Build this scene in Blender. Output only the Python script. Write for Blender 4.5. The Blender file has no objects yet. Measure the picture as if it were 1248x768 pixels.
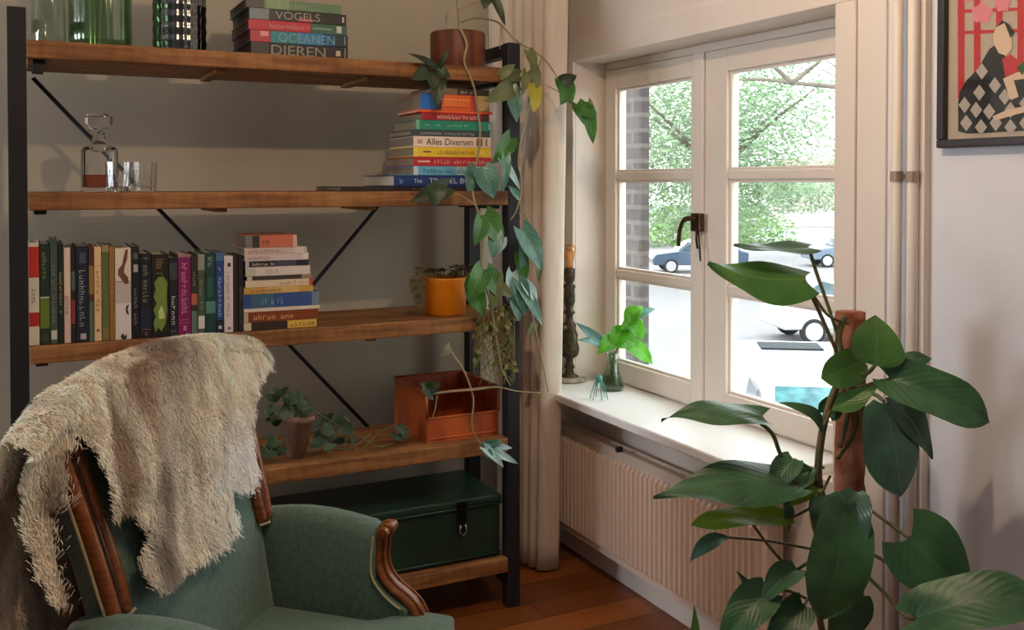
import bpy, bmesh, math, random
import numpy as np
from mathutils import Vector, Matrix
random.seed(7); RNG = np.random.default_rng(7)
sc = bpy.context.scene
COL = sc.collection
V = Vector
# ------------------------------------------------------------------ camera
H = 1.40; F = 1186.0; PY = 246.0
YAW = math.radians(26.76); PIT = math.radians(-1.08)
FW = V((math.sin(YAW)*math.cos(PIT), math.cos(YAW)*math.cos(PIT), math.sin(PIT)))
RT = V((math.cos(YAW), -math.sin(YAW), 0)); UP = RT.cross(FW)
CAM = V((0, 0, H))
def ray(x, y): return FW + RT*((x-624)/F) - UP*((y-PY)/F)
def onX(x, y, X): d = ray(x, y); return CAM + d*(X/d.x)
def onY(x, y, Y): d = ray(x, y); return CAM + d*(Y/d.y)
def onZ(x, y, Z): d = ray(x, y); return CAM + d*((Z-H)/d.z)
def at(x, y, dep): return CAM + ray(x, y)*dep
cd = bpy.data.cameras.new('camera'); co = bpy.data.objects.new('camera', cd); COL.objects.link(co)
cd.sensor_fit = 'HORIZONTAL'; cd.sensor_width = 36; cd.lens = F/1248*36; cd.clip_start = .02; cd.clip_end = 400
cd.shift_y = -(384-PY)/1248
co.matrix_world = Matrix(((RT.x, UP.x, -FW.x, 0), (RT.y, UP.y, -FW.y, 0), (RT.z, UP.z, -FW.z, H), (0, 0, 0, 1)))
sc.camera = co
# ------------------------------------------------------------------ materials
def lin(c):
    o = []
    for v in c[:3]:
        v = v/255; o.append(v/12.92 if v <= .04045 else ((v+.055)/1.055)**2.4)
    return (*o, 1)
MATS = {}
def M(name, c, rough=.55, metal=0., c2=None, scale=12., stretch=(1, 1, 1), bump=0., bscale=None, coat=0., sheen=0., trans=0., ior=1.45, detail=4., spec=.5, lo=.35, hi=.65, attr=None, emit=None, sss=0.):
    if name in MATS: return MATS[name]
    m = bpy.data.materials.new(name); m.use_nodes = True; nt = m.node_tree; N = nt.nodes; L = nt.links
    b = N['Principled BSDF']
    b.inputs['Base Color'].default_value = lin(c); b.inputs['Roughness'].default_value = rough; b.inputs['Metallic'].default_value = metal
    b.inputs['Specular IOR Level'].default_value = spec
    b.inputs['IOR'].default_value = ior
    if coat: b.inputs['Coat Weight'].default_value = coat; b.inputs['Coat Roughness'].default_value = .15
    if sheen: b.inputs['Sheen Weight'].default_value = sheen; b.inputs['Sheen Roughness'].default_value = .4
    if trans: b.inputs['Transmission Weight'].default_value = trans
    if emit: b.inputs['Emission Color'].default_value = lin(c); b.inputs['Emission Strength'].default_value = emit
    tc = N.new('ShaderNodeTexCoord'); mp = N.new('ShaderNodeMapping'); mp.inputs['Scale'].default_value = stretch
    L.new(tc.outputs['Object'], mp.inputs['Vector'])
    if c2 is not None:
        n = N.new('ShaderNodeTexNoise'); n.inputs['Scale'].default_value = scale; n.inputs['Detail'].default_value = detail
        L.new(mp.outputs[0], n.inputs['Vector'])
        r = N.new('ShaderNodeValToRGB'); r.color_ramp.elements[0].position = lo; r.color_ramp.elements[1].position = hi
        r.color_ramp.elements[0].color = lin(c); r.color_ramp.elements[1].color = lin(c2)
        L.new(n.outputs[0], r.inputs[0]); L.new(r.outputs[0], b.inputs['Base Color'])
    if attr:
        a = N.new('ShaderNodeAttribute'); a.attribute_name = attr; L.new(a.outputs['Color'], b.inputs['Base Color'])
    if bump:
        n2 = N.new('ShaderNodeTexNoise'); n2.inputs['Scale'].default_value = bscale or scale; n2.inputs['Detail'].default_value = 3
        L.new(mp.outputs[0], n2.inputs['Vector'])
        bp = N.new('ShaderNodeBump'); bp.inputs['Strength'].default_value = bump; bp.inputs['Distance'].default_value = .004
        L.new(n2.outputs[0], bp.inputs['Height']); L.new(bp.outputs[0], b.inputs['Normal'])
    MATS[name] = m; return m
def leafmat(name, c, c2, rough=.3, vein=(150, 180, 110), translucent=.15, veins=9.):
    if name in MATS: return MATS[name]
    m = bpy.data.materials.new(name); m.use_nodes = True; nt = m.node_tree; N = nt.nodes; L = nt.links
    b = N['Principled BSDF']; b.inputs['Roughness'].default_value = rough; b.inputs['Specular IOR Level'].default_value = .45
    uv = N.new('ShaderNodeUVMap'); sp = N.new('ShaderNodeSeparateXYZ'); L.new(uv.outputs[0], sp.inputs[0])
    def mth(op, a, bb=None):
        n = N.new('ShaderNodeMath'); n.operation = op
        for i, q in enumerate((a, bb)):
            if q is None: continue
            if isinstance(q, (int, float)): n.inputs[i].default_value = q
            else: L.new(q, n.inputs[i])
        return n.outputs[0]
    av = mth('ABSOLUTE', mth('SUBTRACT', sp.outputs[1], .5))          # 0 midrib .. .5 edge
    ph = mth('SUBTRACT', mth('MULTIPLY', sp.outputs[0], veins), mth('MULTIPLY', av, veins*.9))
    fr = mth('ABSOLUTE', mth('SUBTRACT', mth('FRACT', ph), .5))
    vn = mth('LESS_THAN', fr, .06)
    mid = mth('LESS_THAN', av, .018)
    k = mth('MAXIMUM', mth('MULTIPLY', vn, .25), mth('MULTIPLY', mid, .6))
    tc = N.new('ShaderNodeTexCoord'); no = N.new('ShaderNodeTexNoise'); no.inputs['Scale'].default_value = 18; L.new(tc.outputs['Object'], no.inputs['Vector'])
    rp = N.new('ShaderNodeValToRGB'); rp.color_ramp.elements[0].position = .35; rp.color_ramp.elements[1].position = .68
    rp.color_ramp.elements[0].color = lin(c); rp.color_ramp.elements[1].color = lin(c2); L.new(no.outputs[0], rp.inputs[0])
    mx = N.new('ShaderNodeMix'); mx.data_type = 'RGBA'; L.new(k, mx.inputs[0]); L.new(rp.outputs[0], mx.inputs[6]); mx.inputs[7].default_value = lin(vein)
    L.new(mx.outputs[2], b.inputs['Base Color'])
    bp = N.new('ShaderNodeBump'); bp.inputs['Strength'].default_value = .35; bp.inputs['Distance'].default_value = .003
    L.new(mth('SMOOTH_MIN', fr, .3), bp.inputs['Height']); L.new(bp.outputs[0], b.inputs['Normal'])
    tr = N.new('ShaderNodeBsdfTranslucent'); L.new(mx.outputs[2], tr.inputs[0])
    ms = N.new('ShaderNodeMixShader'); ms.inputs[0].default_value = translucent
    L.new(b.outputs[0], ms.inputs[1]); L.new(tr.outputs[0], ms.inputs[2]); L.new(ms.outputs[0], N['Material Output'].inputs[0])
    MATS[name] = m; return m
def glassmat(name, tint=(255, 255, 255), gloss=.06, rough=.02):
    if name in MATS: return MATS[name]
    m = bpy.data.materials.new(name); m.use_nodes = True; nt = m.node_tree; N = nt.nodes; L = nt.links
    N.remove(N['Principled BSDF'])
    t = N.new('ShaderNodeBsdfTransparent'); t.inputs[0].default_value = lin(tint)
    g = N.new('ShaderNodeBsdfGlossy'); g.inputs['Roughness'].default_value = rough
    lw = N.new('ShaderNodeLayerWeight'); lw.inputs[0].default_value = .25
    mu = N.new('ShaderNodeMath'); mu.operation = 'MULTIPLY_ADD'; L.new(lw.outputs['Facing'], mu.inputs[0]); mu.inputs[1].default_value = .35; mu.inputs[2].default_value = gloss*.5
    ms = N.new('ShaderNodeMixShader'); L.new(mu.outputs[0], ms.inputs[0]); L.new(t.outputs[0], ms.inputs[1]); L.new(g.outputs[0], ms.inputs[2])
    L.new(ms.outputs[0], N['Material Output'].inputs[0]); MATS[name] = m; return m
def brickmat(name, c1, c2, mortar, bw, bh, ms=.008, rough=.8, bump=.4, axis='XZ', offset=.5, msmooth=.1):
    m = bpy.data.materials.new(name); m.use_nodes = True; nt = m.node_tree; N = nt.nodes; L = nt.links
    b = N['Principled BSDF']; b.inputs['Roughness'].default_value = rough
    tc = N.new('ShaderNodeTexCoord'); s = N.new('ShaderNodeSeparateXYZ'); c = N.new('ShaderNodeCombineXYZ'); L.new(tc.outputs['Object'], s.inputs[0])
    idx = {'X': 0, 'Y': 1, 'Z': 2}
    L.new(s.outputs[idx[axis[0]]], c.inputs[0]); L.new(s.outputs[idx[axis[1]]], c.inputs[1])
    t = N.new('ShaderNodeTexBrick'); L.new(c.outputs[0], t.inputs['Vector'])
    t.inputs['Color1'].default_value = lin(c1); t.inputs['Color2'].default_value = lin(c2); t.inputs['Mortar'].default_value = lin(mortar)
    t.inputs['Scale'].default_value = 1; t.inputs['Brick Width'].default_value = bw; t.inputs['Row Height'].default_value = bh; t.inputs['Mortar Size'].default_value = ms
    t.inputs['Mortar Smooth'].default_value = msmooth; t.offset = offset
    n = N.new('ShaderNodeTexNoise'); n.inputs['Scale'].default_value = 3; n.inputs['Detail'].default_value = 6
    mp = N.new('ShaderNodeMapping'); mp.inputs['Scale'].default_value = (1.5, 16, 1) if axis == 'XY' else (8, 8, 8)
    L.new(tc.outputs['Object'], mp.inputs[0]); L.new(mp.outputs[0], n.inputs['Vector'])
    mx = N.new('ShaderNodeMix'); mx.data_type = 'RGBA'; mx.blend_type = 'OVERLAY'; mx.inputs[0].default_value = .45
    L.new(t.outputs[0], mx.inputs[6]); L.new(n.outputs[0], mx.inputs[7]); L.new(mx.outputs[2], b.inputs['Base Color'])
    bp = N.new('ShaderNodeBump'); bp.inputs['Strength'].default_value = bump; bp.inputs['Distance'].default_value = .004; bp.invert = True
    L.new(t.outputs['Fac'], bp.inputs['Height']); L.new(bp.outputs[0], b.inputs['Normal'])
    MATS[name] = m; return m
# ------------------------------------------------------------------ mesh building
class MB:
    def __init__(s): s.v = []; s.f = []; s.m = []; s.uv = None
    def add(s, vs, fs, mi=0):
        o = len(s.v); s.v += [tuple(p) for p in vs]
        for f in fs: s.f.append(tuple(i+o for i in f)); s.m.append(mi)
        return s
    def box(s, x0, x1, y0, y1, z0, z1, mi=0, mt=None):
        vs = [V((x, y, z)) for z in (z0, z1) for y in (y0, y1) for x in (x0, x1)]
        if mt is not None: vs = [mt @ p for p in vs]
        return s.add(vs, [(0, 2, 3, 1), (4, 5, 7, 6), (0, 1, 5, 4), (2, 6, 7, 3), (0, 4, 6, 2), (1, 3, 7, 5)], mi)
    def tube(s, pts, r, n=8, mi=0, cap=True, sq=None, upv=None):
        pts = [V(p) for p in pts]; k = len(pts)
        rs = [r]*k if isinstance(r, (int, float)) else list(r)
        vs = []; fr = None
        for i in range(k):
            t = (pts[min(i+1, k-1)]-pts[max(i-1, 0)])
            t = t.normalized() if t.length > 1e-9 else V((0, 0, 1))
            if fr is None:
                a = V(upv) if upv is not None else (V((0, 0, 1)) if abs(t.z) < .9 else V((1, 0, 0)))
            else: a = fr
            u = (a - t*a.dot(t)).normalized(); fr = u; w = t.cross(u)
            for j in range(n):
                q = 2*math.pi*(j+.5)/n; e = (1, 1) if sq is None else sq
                vs.append(pts[i] + u*(math.cos(q)*rs[i]*e[0]) + w*(math.sin(q)*rs[i]*e[1]))
        fs = [(i*n+j, i*n+(j+1) % n, (i+1)*n+(j+1) % n, (i+1)*n+j) for i in range(k-1) for j in range(n)]
        if cap: fs += [tuple(range(n-1, -1, -1)), tuple(range((k-1)*n, k*n))]
        return s.add(vs, fs, mi)
    def lathe(s, c, prof, n=32, mi=0, sqr=None, mod=None):
        c = V(c); vs = []; k = len(prof)
        for r, z in prof:
            for j in range(n):
                q = 2*math.pi*j/n; rr = r
                if mod: rr = r*mod(q, z)
                if sqr: rr = r/ (abs(math.cos(q))**sqr+abs(math.sin(q))**sqr)**(1/sqr)
                vs.append(c + V((rr*math.cos(q), rr*math.sin(q), z)))
        fs = [(i*n+j, i*n+(j+1) % n, (i+1)*n+(j+1) % n, (i+1)*n+j) for i in range(k-1) for j in range(n)]
        if prof[0][0] > 1e-6: fs.append(tuple(range(n-1, -1, -1)))
        if prof[-1][0] > 1e-6: fs.append(tuple(range((k-1)*n, k*n)))
        return s.add(vs, fs, mi)
    def grid(s, P, mi=0, closeu=False):
        nu = len(P); nv = len(P[0])
        vs = [p for row in P for p in row]
        fs = [(i*nv+j, i*nv+j+1, ((i+1) % nu)*nv+j+1, ((i+1) % nu)*nv+j) for i in range(nu if closeu else nu-1) for j in range(nv-1)]
        return s.add(vs, fs, mi)
    def build(s, name, mats, parent=None, bevel=0, smooth=False, sub=0, solid=0, label=None, loc=None, seg=2, fix=True):
        me = bpy.data.meshes.new(name)
        o = bpy.data.objects.new(name, me); COL.objects.link(o)
        base = V((0, 0, 0))
        if parent is not None:
            q = parent
            while q is not None: base += q.location; q = q.parent
        elif loc is not None: base = V(loc)
        me.from_pydata([tuple(V(p)-base) for p in s.v], [], s.f)
        if parent is not None: o.parent = parent
        elif loc is not None: o.location = base
        if not isinstance(mats, (list, tuple)): mats = [mats]
        for m in mats: me.materials.append(m)
        me.polygons.foreach_set('material_index', s.m)
        if s.uv is not None:
            ul = me.uv_layers.new(name='UVMap')
            for lp in me.loops: ul.data[lp.index].uv = s.uv[lp.vertex_index]
        if fix:
            bm = bmesh.new(); bm.from_mesh(me); bmesh.ops.recalc_face_normals(bm, faces=bm.faces); bm.to_mesh(me); bm.free()
        if smooth: me.polygons.foreach_set('use_smooth', [True]*len(me.polygons))
        me.update()
        if bevel:
            b = o.modifiers.new('bevel', 'BEVEL'); b.width = bevel; b.segments = seg; b.limit_method = 'ANGLE'; b.angle_limit = .6
        if solid:
            b = o.modifiers.new('solid', 'SOLIDIFY'); b.thickness = solid; b.offset = 0
        if sub:
            b = o.modifiers.new('sub', 'SUBSURF'); b.levels = sub; b.render_levels = sub
        if label: o['label'] = label
        return o
def smooth_curve(pts, n=6):
    pts = [V(p) for p in pts]; out = []
    for i in range(len(pts)-1):
        p0 = pts[max(i-1, 0)]; p1 = pts[i]; p2 = pts[i+1]; p3 = pts[min(i+2, len(pts)-1)]
        for k in range(n):
            t = k/n
            out.append(.5*((2*p1)+(p2-p0)*t+(2*p0-5*p1+4*p2-p3)*t*t+(3*p1-p0-3*p2+p3)*t**3))
    out.append(pts[-1]); return out
def thing(name, label, cat, loc, group=None):
    o = bpy.data.objects.new(name, None); COL.objects.link(o); o.location = V(loc); o.empty_display_size = .05
    tag(o, label, cat, group); return o
def tag(o, label, cat, group=None):
    o['label'] = label; o['category'] = cat
    if group: o['group'] = group
    return o
def struct(o): o['kind'] = 'structure'; return o
def lettering(s, mat, parent, loc, w, h, right=V((1, 0, 0)), up=V((0, 0, 1)), name='title_lettering', maxw=None):
    """flat raised letters, centred on loc, fitted into w x h"""
    cu = bpy.data.curves.new(name, 'FONT'); cu.body = s; cu.extrude = .0
    tmp = bpy.data.objects.new('tmp', cu); COL.objects.link(tmp)
    me = bpy.data.meshes.new_from_object(tmp.evaluated_get(bpy.context.evaluated_depsgraph_get()))
    bpy.data.objects.remove(tmp); bpy.data.curves.remove(cu)
    co_ = np.array([v.co[:] for v in me.vertices]); a = co_.min(0); b = co_.max(0)
    fs = [tuple(p.vertices) for p in me.polygons]; bpy.data.meshes.remove(me)
    right = V(right).normalized(); up = V(up).normalized(); c = (a+b)/2
    sx = w/(b[0]-a[0]); sy = h/(b[1]-a[1])
    n = right.cross(up)
    mb = MB(); mb.add([V(loc)+right*((p[0]-c[0])*sx)+up*((p[1]-c[1])*sy)+n*.0008 for p in co_], fs)
    return mb.build(name, mat, parent, fix=False)
def scribble(mat, parent, loc, w, h, right=V((1, 0, 0)), up=V((0, 0, 1)), n=8, rnd=None, name='title_lettering'):
    """print too small to read in the photograph: a row of short strokes"""
    rnd = rnd or random.Random(int(loc[0]*1e4)+int(loc[2]*1e4)); mb = MB(); right = V(right); up = V(up); nn = right.cross(up)
    cw = w/n
    for i in range(n):
        if rnd.random() < .12: continue
        x = -w/2+cw*(i+.5); hh = h*rnd.choice((.65, .7, 1.))/2; t = cw*.16
        def q(x0, x1, y0, y1):
            mb.add([V(loc)+right*a+up*b+nn*.0008 for a, b in ((x0, y0), (x1, y0), (x1, y1), (x0, y1))], [(0, 1, 2, 3)])
        q(x-cw*.32, x-cw*.32+t, -h/2, -h/2+2*hh)
        k = rnd.random()
        if k < .6: q(x+cw*.2, x+cw*.2+t, -h/2, -h/2+h*.65)
        yy = rnd.choice((0., h*.15, -h/2+t)); q(x-cw*.32, x+cw*.3, yy-t/2, yy+t/2)
    return mb.build(name, mat, parent, fix=False)
HW = [(0, .60), (.06, .80), (.14, .93), (.25, 1.), (.4, .96), (.55, .83), (.7, .62), (.82, .4), (.92, .19), (1, .0)]
HN = [(0, .10), (.08, .45), (.2, .85), (.35, 1.), (.5, .95), (.65, .75), (.8, .45), (.92, .18), (1, .0)]
HL = [(0, .3), (.06, .7), (.2, .95), (.35, 1.), (.55, 1.), (.7, .92), (.82, .74), (.92, .45), (1, .0)]
def prof(tab, s):
    for (a, b), (c, d) in zip(tab, tab[1:]):
        if s <= c: return b+(d-b)*(s-a)/(c-a)
    return 0
def leaf_mesh(mb, base, tip, width, nrm, lobe=.2, fold=.12, arch=.06, wave=.02, tab=HW, ns=12, nt=6, side=0., ph=0.):
    base = V(base); tip = V(tip); L = (tip-base).length; ex = (tip-base).normalized()
    n = V(nrm); n = (n-ex*n.dot(ex)).normalized(); ey = n.cross(ex)
    vs = []; uv = []
    for i in range(ns+1):
        s_ = i/ns; hw = prof(tab, s_)*width/2
        for j in range(-nt, nt+1):
            t = j/nt
            x = s_*L - lobe*L*abs(t)**1.6*(1-s_)**3
            y = t*hw + side*L*4*s_*(1-s_)*.5
            z = fold*abs(t)*hw*1.0 + arch*L*4*s_*(1-s_) + wave*L*math.sin(9*s_+ph+2*t)*abs(t)
            vs.append(base+ex*x+ey*y+n*z); uv.append((s_, .5+t/2))
    w = 2*nt+1; o = len(mb.v)
    mb.add(vs, [(i*w+j, i*w+j+1, (i+1)*w+j+1, (i+1)*w+j) for i in range(ns) for j in range(w-1)])
    if mb.uv is None: mb.uv = []
    mb.uv += uv
    return mb
TOCAM = -FW
def leaf(root, base, tip, width, mat, nrm=None, name='leaf', label=None, **k):
    mb = MB(); leaf_mesh(mb, base, tip, width, nrm or (TOCAM*.8+V((0, 0, .5))), **k)
    return mb.build(name, mat, root, smooth=True, fix=False, label=label)
# ------------------------------------------------------------------ room
WX = 1.88; WYB = 3.35; CEIL = 2.5; XL = -2.6; YF = -2.6
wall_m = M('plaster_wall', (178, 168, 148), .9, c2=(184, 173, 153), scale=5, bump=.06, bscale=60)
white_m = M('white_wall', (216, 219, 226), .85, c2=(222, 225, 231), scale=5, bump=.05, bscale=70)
trim_m = M('cream_paint', (234, 224, 213), .45, c2=(230, 218, 206), scale=4)
rad_m = M('radiator_enamel', (226, 204, 186), .4)
sill_m = M('white_sill', (250, 250, 248), .4, c2=(246, 246, 245), scale=8)
floor_m = brickmat('oak_planks', (156, 88, 36), (104, 54, 20), (50, 24, 8), 1.5, .13, .0018, .38, .15, 'XY', .37)
b = MB().box(XL, WX, YF, WYB, -.05, 0); struct(b.build('floor', floor_m))
b = MB().box(XL, WX, YF, WYB, CEIL, CEIL+.05); struct(b.build('ceiling', white_m))
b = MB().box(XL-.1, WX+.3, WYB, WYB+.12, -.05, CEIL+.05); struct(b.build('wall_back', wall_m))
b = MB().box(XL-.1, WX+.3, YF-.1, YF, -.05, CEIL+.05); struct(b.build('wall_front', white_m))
# left wall with its own window opening
LY0, LY1, LZ0, LZ1 = 2.45, 3.2, 1.15, 2.1
b = MB().box(XL-.12, XL, YF, LY0, 0, CEIL).box(XL-.12, XL, LY1, WYB, 0, CEIL).box(XL-.12, XL, LY0, LY1, 0, LZ0).box(XL-.12, XL, LY0, LY1, LZ1, CEIL)
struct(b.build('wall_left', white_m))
# window wall: opening
OY0, OY1, OZ0, OZ1 = 1.862, 3.19, .62, 1.86; WO = 2.105
b = MB()
b.box(WX, WO, YF, 1.70, 0, CEIL, 1)
b.box(WX, WO, 1.70, OY0, 0, CEIL, 0); b.box(WX, WO, OY1, WYB, 0, CEIL, 0)
b.box(WX, WO, OY0, OY1, 0, OZ0, 0); b.box(WX, WO, OY0, OY1, OZ1, CEIL, 0)
struct(b.build('wall_right', [trim_m, white_m]))
# casings
b = MB().box(1.866, WX, OY0-.068, OY1+.07, OZ1, OZ1+.085); struct(b.build('trim_1', trim_m, bevel=.003))
b = MB().box(1.866, WX, OY1, OY1+.07, 0.62, OZ1); struct(b.build('trim_2', trim_m, bevel=.003))
b = MB().box(1.866, WX, OY0-.068, OY0, 0, OZ1); struct(b.build('trim_3', trim_m, bevel=.003))
b = MB().box(1.872, WX, 1.702, OY0-.07, 0, CEIL); struct(b.build('trim_4', trim_m, bevel=.002))
b = MB().box(1.858, WX, 1.575, 1.592, .0, CEIL); struct(b.build('trim_5', trim_m, bevel=.003))
b = MB().box(1.866, WX, 1.98, WYB-.002, 0, .10); struct(b.build('baseboard_right', trim_m, bevel=.002))
b = MB().box(XL, 1.866, WYB-.014, WYB, 0, .10); struct(b.build('baseboard_back', trim_m, bevel=.002))
# second window, in the left wall, out of the picture
w = struct(MB().box(XL-.09, XL-.03, LY0, LY1, LZ0, LZ0+.06).box(XL-.09, XL-.03, LY0, LY1, LZ1-.06, LZ1).box(XL-.09, XL-.03, LY0, LY0+.06, LZ0+.06, LZ1-.06).box(XL-.09, XL-.03, LY1-.06, LY1, LZ0+.06, LZ1-.06).box(XL-.085, XL-.035, (LY0+LY1)/2-.04, (LY0+LY1)/2+.04, LZ0+.06, LZ1-.06).build('window_2', trim_m, bevel=.003))
# ------------------------------------------------------------------ window_1 : two casements with glazing bars
FX0, FX1 = 2.0, 2.05
fr = bpy.data.objects.new('window_1', None); COL.objects.link(fr); fr.location = (2.0, 2.5, .648); struct(fr)
b = MB().box(FX0+.012, FX1+.03, OY0, OY1, OZ1-.028, OZ1).box(FX0+.012, FX1+.03, OY1-.018, OY1, .648, OZ1-.028).box(FX0+.012, FX1+.03, OY0, OY0+.016, .648, OZ1-.028).box(FX0+.012, FX1+.03, OY0, OY1, .63, .66)
b.build('outer_frame', trim_m, fr, bevel=.003)
win_glass = glassmat('window_glass', (250, 254, 252), .05, .0)
def casement(y0, y1, gy0, gy1, nm):
    z0, z1, g0, g1 = .655, 1.829, .73, 1.757
    b = MB().box(FX0, FX1, y0, gy0, z0, z1).box(FX0, FX1, gy1, y1, z0, z1).box(FX0, FX1, gy0, gy1, z0, g0).box(FX0, FX1, gy0, gy1, g1, z1)
    s = b.build('casement', trim_m, fr, bevel=.004)
    mb = MB()
    for zb in (1.412, 1.046):
        mb.box(FX0+.004, FX1-.004, gy0, gy1, zb, zb+.031)
    mb.build('glazing_bar', trim_m, s, bevel=.006)
    # sloping glazing bead round the panes
    bb = MB()
    for (a0, a1) in ((g0, 1.046), (1.077, 1.412), (1.443, g1)):
        for yy in (gy0, gy1-.009):
            bb.box(FX0+.012, FX0+.03, yy, yy+.009, a0, a1)
        bb.box(FX0+.012, FX0+.03, gy0+.009, gy1-.009, a0, a0+.009); bb.box(FX0+.012, FX0+.03, gy0+.009, gy1-.009, a1-.009, a1)
    bb.build('glazing_bead', trim_m, s, bevel=.002)
    for (a0, a1) in ((g0, 1.046), (1.077, 1.412), (1.443, g1)):
        MB().box(FX0+.022, FX0+.025, gy0, gy1, a0, a1).build('pane', win_glass, s)
casement(2.596, 3.172, 2.639, 3.102, 0)
casement(OY0+.012, 2.590, 1.979, 2.453, 1)
MB().box(FX0-.012, FX0, 2.56, 2.615, .655, 1.829).build('meeting_stile', trim_m, fr, bevel=.005)
# window handle with its hanging keys
hp = onX(852, 271, 1.985)
brass = M('aged_brass', (92, 66, 44), .4, .8, c2=(60, 42, 30), scale=60)
hd = thing('window_handle', 'dark brass espagnolette handle on the middle stile of the window', 'handle', hp)
MB().box(1.968, 1.988, hp.y-.026, hp.y+.026, hp.z-.03, hp.z+.03).build('handle_plate', brass, hd, bevel=.004)
MB().tube(smooth_curve([(1.98, hp.y, hp.z+.012), (1.955, hp.y, hp.z+.014), (1.945, hp.y+.03, hp.z+.005), (1.944, hp.y+.05, hp.z-.03), (1.944, hp.y+.056, hp.z-.08)], 5), [.009]*10+[.007]*11, 10).build('lever', brass, hd, smooth=True)
MB().tube([(1.97, hp.y-.006, hp.z-.026), (1.968, hp.y-.008, hp.z-.055), (1.968, hp.y-.014, hp.z-.085)], .004, 6).tube([(1.97, hp.y-.016, hp.z-.026), (1.968, hp.y-.024, hp.z-.07), (1.968, hp.y-.03, hp.z-.125)], .003, 6).build('hanging_chain', brass, hd, smooth=True)
# ------------------------------------------------------------------ windowsill
s = MB().box(1.70, FX0+.012, 1.94, 3.262, .618, .648); s = struct(s.build('trim_6', sill_m, bevel=.006, seg=3))
# ------------------------------------------------------------------ radiator
ra = thing('radiator', 'long ribbed panel radiator under the windowsill', 'radiator', (1.82, 2.6, 0))
RX = 1.79; Y0, Y1, Z0, Z1 = 2.02, 3.27, .115, .50
P = []
ny = 46
prof_ = []
for i in range(ny):
    a = Y0+.02+(Y1-Y0-.04)*i/ny; w_ = (Y1-Y0-.04)/ny
    prof_ += [(a, 0.), (a+w_*.14, .016), (a+w_*.44, .016), (a+w_*.60, 0.)]
prof_ = [(Y0, 0.)]+prof_+[(Y1, 0.)]
def rrow(z, k): return [V((RX-.009*0-h_*k, y, z)) for y, h_ in prof_]
mb = MB().grid([rrow(Z0, 0), rrow(Z0+.02, 0), rrow(Z0+.035, 1), rrow(Z1-.045, 1), rrow(Z1-.03, 0), rrow(Z1, 0)])
mb.box(RX+.0005, RX+.014, Y0, Y1, Z0, Z1)
mb.build('front_panel', rad_m, ra)
MB().box(RX+.045, RX+.058, Y0, Y1, Z0, Z1).build('rear_panel', rad_m, ra, bevel=.003)
mb = MB()
def gr(z, k): return [V((RX+.014+.0155*i, Y0+.004+(Y1-Y0-.008)*j/80, z-(.006 if j % 2 else 0))) for i in range(3) for j in range(81)]
for zq in (Z1-.004,):
    g_ = gr(zq, 0); mb.grid([g_[i*81:(i+1)*81] for i in range(3)])
mb.v += [(RX+.0145, Y0, Z0), (RX+.0445, Y0, Z0), (RX+.0445, Y0+.004, Z1-.004), (RX+.0145, Y0+.004, Z1-.004)]; mb.f.append((243, 244, 245, 246)); mb.m.append(0)
mb.build('top_grille', rad_m, ra)
dk = M('valve_plastic', (60, 50, 44), .5)
MB().tube([(RX+.03, Y1+.002, Z0+.03), (RX+.03, Y1+.045, Z0+.03), (RX+.03, Y1+.045, 0.001)], .009, 8).build('feed_pipe', rad_m, ra, smooth=True)
MB().lathe((RX+.03, Y1+.045, Z0+.03), [(0.001, -.02), (.014, -.02), (.016, 0), (.016, .03), (.011, .04), (.001, .04)], 14).build('valve', rad_m, ra, smooth=True)
MB().box(1.7645, 1.788, 2.72, 2.735, .503, .52).build('bracket_clip', dk, ra, bevel=.002)
# ------------------------------------------------------------------ heating pipes
for i, (px, lab) in enumerate(((1093, 'left of the two cream heating pipes rising beside the window'), (1112, 'right of the two cream heating pipes, nearer the framed print'))):
    p = onX(px, 215, 1.845)
    t = thing('heating_pipe', lab, 'pipe', (1.845, p.y, 0), 'heating pipes beside the window')
    MB().tube([(1.845, p.y, .002), (1.845, p.y, CEIL)], .0125, 16).build('pipe', trim_m, t, smooth=True)
    MB().tube([(1.845, p.y, p.z-.012), (1.845, p.y, p.z+.012)], .0155, 14).box(1.845, 1.872, p.y-.006, p.y+.006, p.z-.006, p.z+.006).build('pipe_clip', M('clip_metal', (170, 150, 135), .4, .5), t)
# ------------------------------------------------------------------ framed print
pl = onX(1148.5, 181, 1.878)
fy1 = pl.y; fz0 = pl.z; fy0 = fy1-.335; fz1 = fz0+.42
pt = thing('framed_print', 'figure print with red bars in a dark frame on the white wall', 'picture', (1.87, (fy0+fy1)/2, fz0))
blk = M('black_frame', (52, 48, 50), .35)
fb = .019
MB().box(1.856, 1.8795, fy0, fy1, fz0, fz0+fb).box(1.856, 1.8795, fy0, fy1, fz1-fb, fz1).box(1.856, 1.8795, fy0, fy0+fb, fz0+fb, fz1-fb).box(1.856, 1.8795, fy1-fb, fy1, fz0+fb, fz1-fb).build('frame', blk, pt, bevel=.003)
MB().box(1.872, 1.8795, fy0+fb, fy1-fb, fz0+fb, fz1-fb).build('print_paper', M('print_paper', (196, 178, 158), .7), pt)
PX = 1.8715
def pq(x, y, k=0): p = onX(x, y, PX); return V((PX-.0003*k, p.y, p.z))
def poly(name, pts, m, k, lab=None):
    MB().add([pq(x, y, k) for x, y in pts], [tuple(range(len(pts)))]).build(name, m, pt, fix=False, label=lab)
pr = M('print_red', (200, 44, 48), .7); pk = M('print_pink', (232, 140, 150), .7); pb = M('print_black', (30, 32, 34), .7); psk = M('print_skin', (228, 200, 170), .7); pw = M('print_grey', (190, 180, 168), .7); pgn = M('print_green', (50, 100, 50), .7)
mb = MB()
for x in (1167.5, 1187, 1214, 1240, 1262, 1288):
    mb.add([pq(x, -44, 1), pq(x+8, -44, 1), pq(x+8, 120, 1), pq(x, 120, 1)], [(0, 1, 2, 3)])
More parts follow.
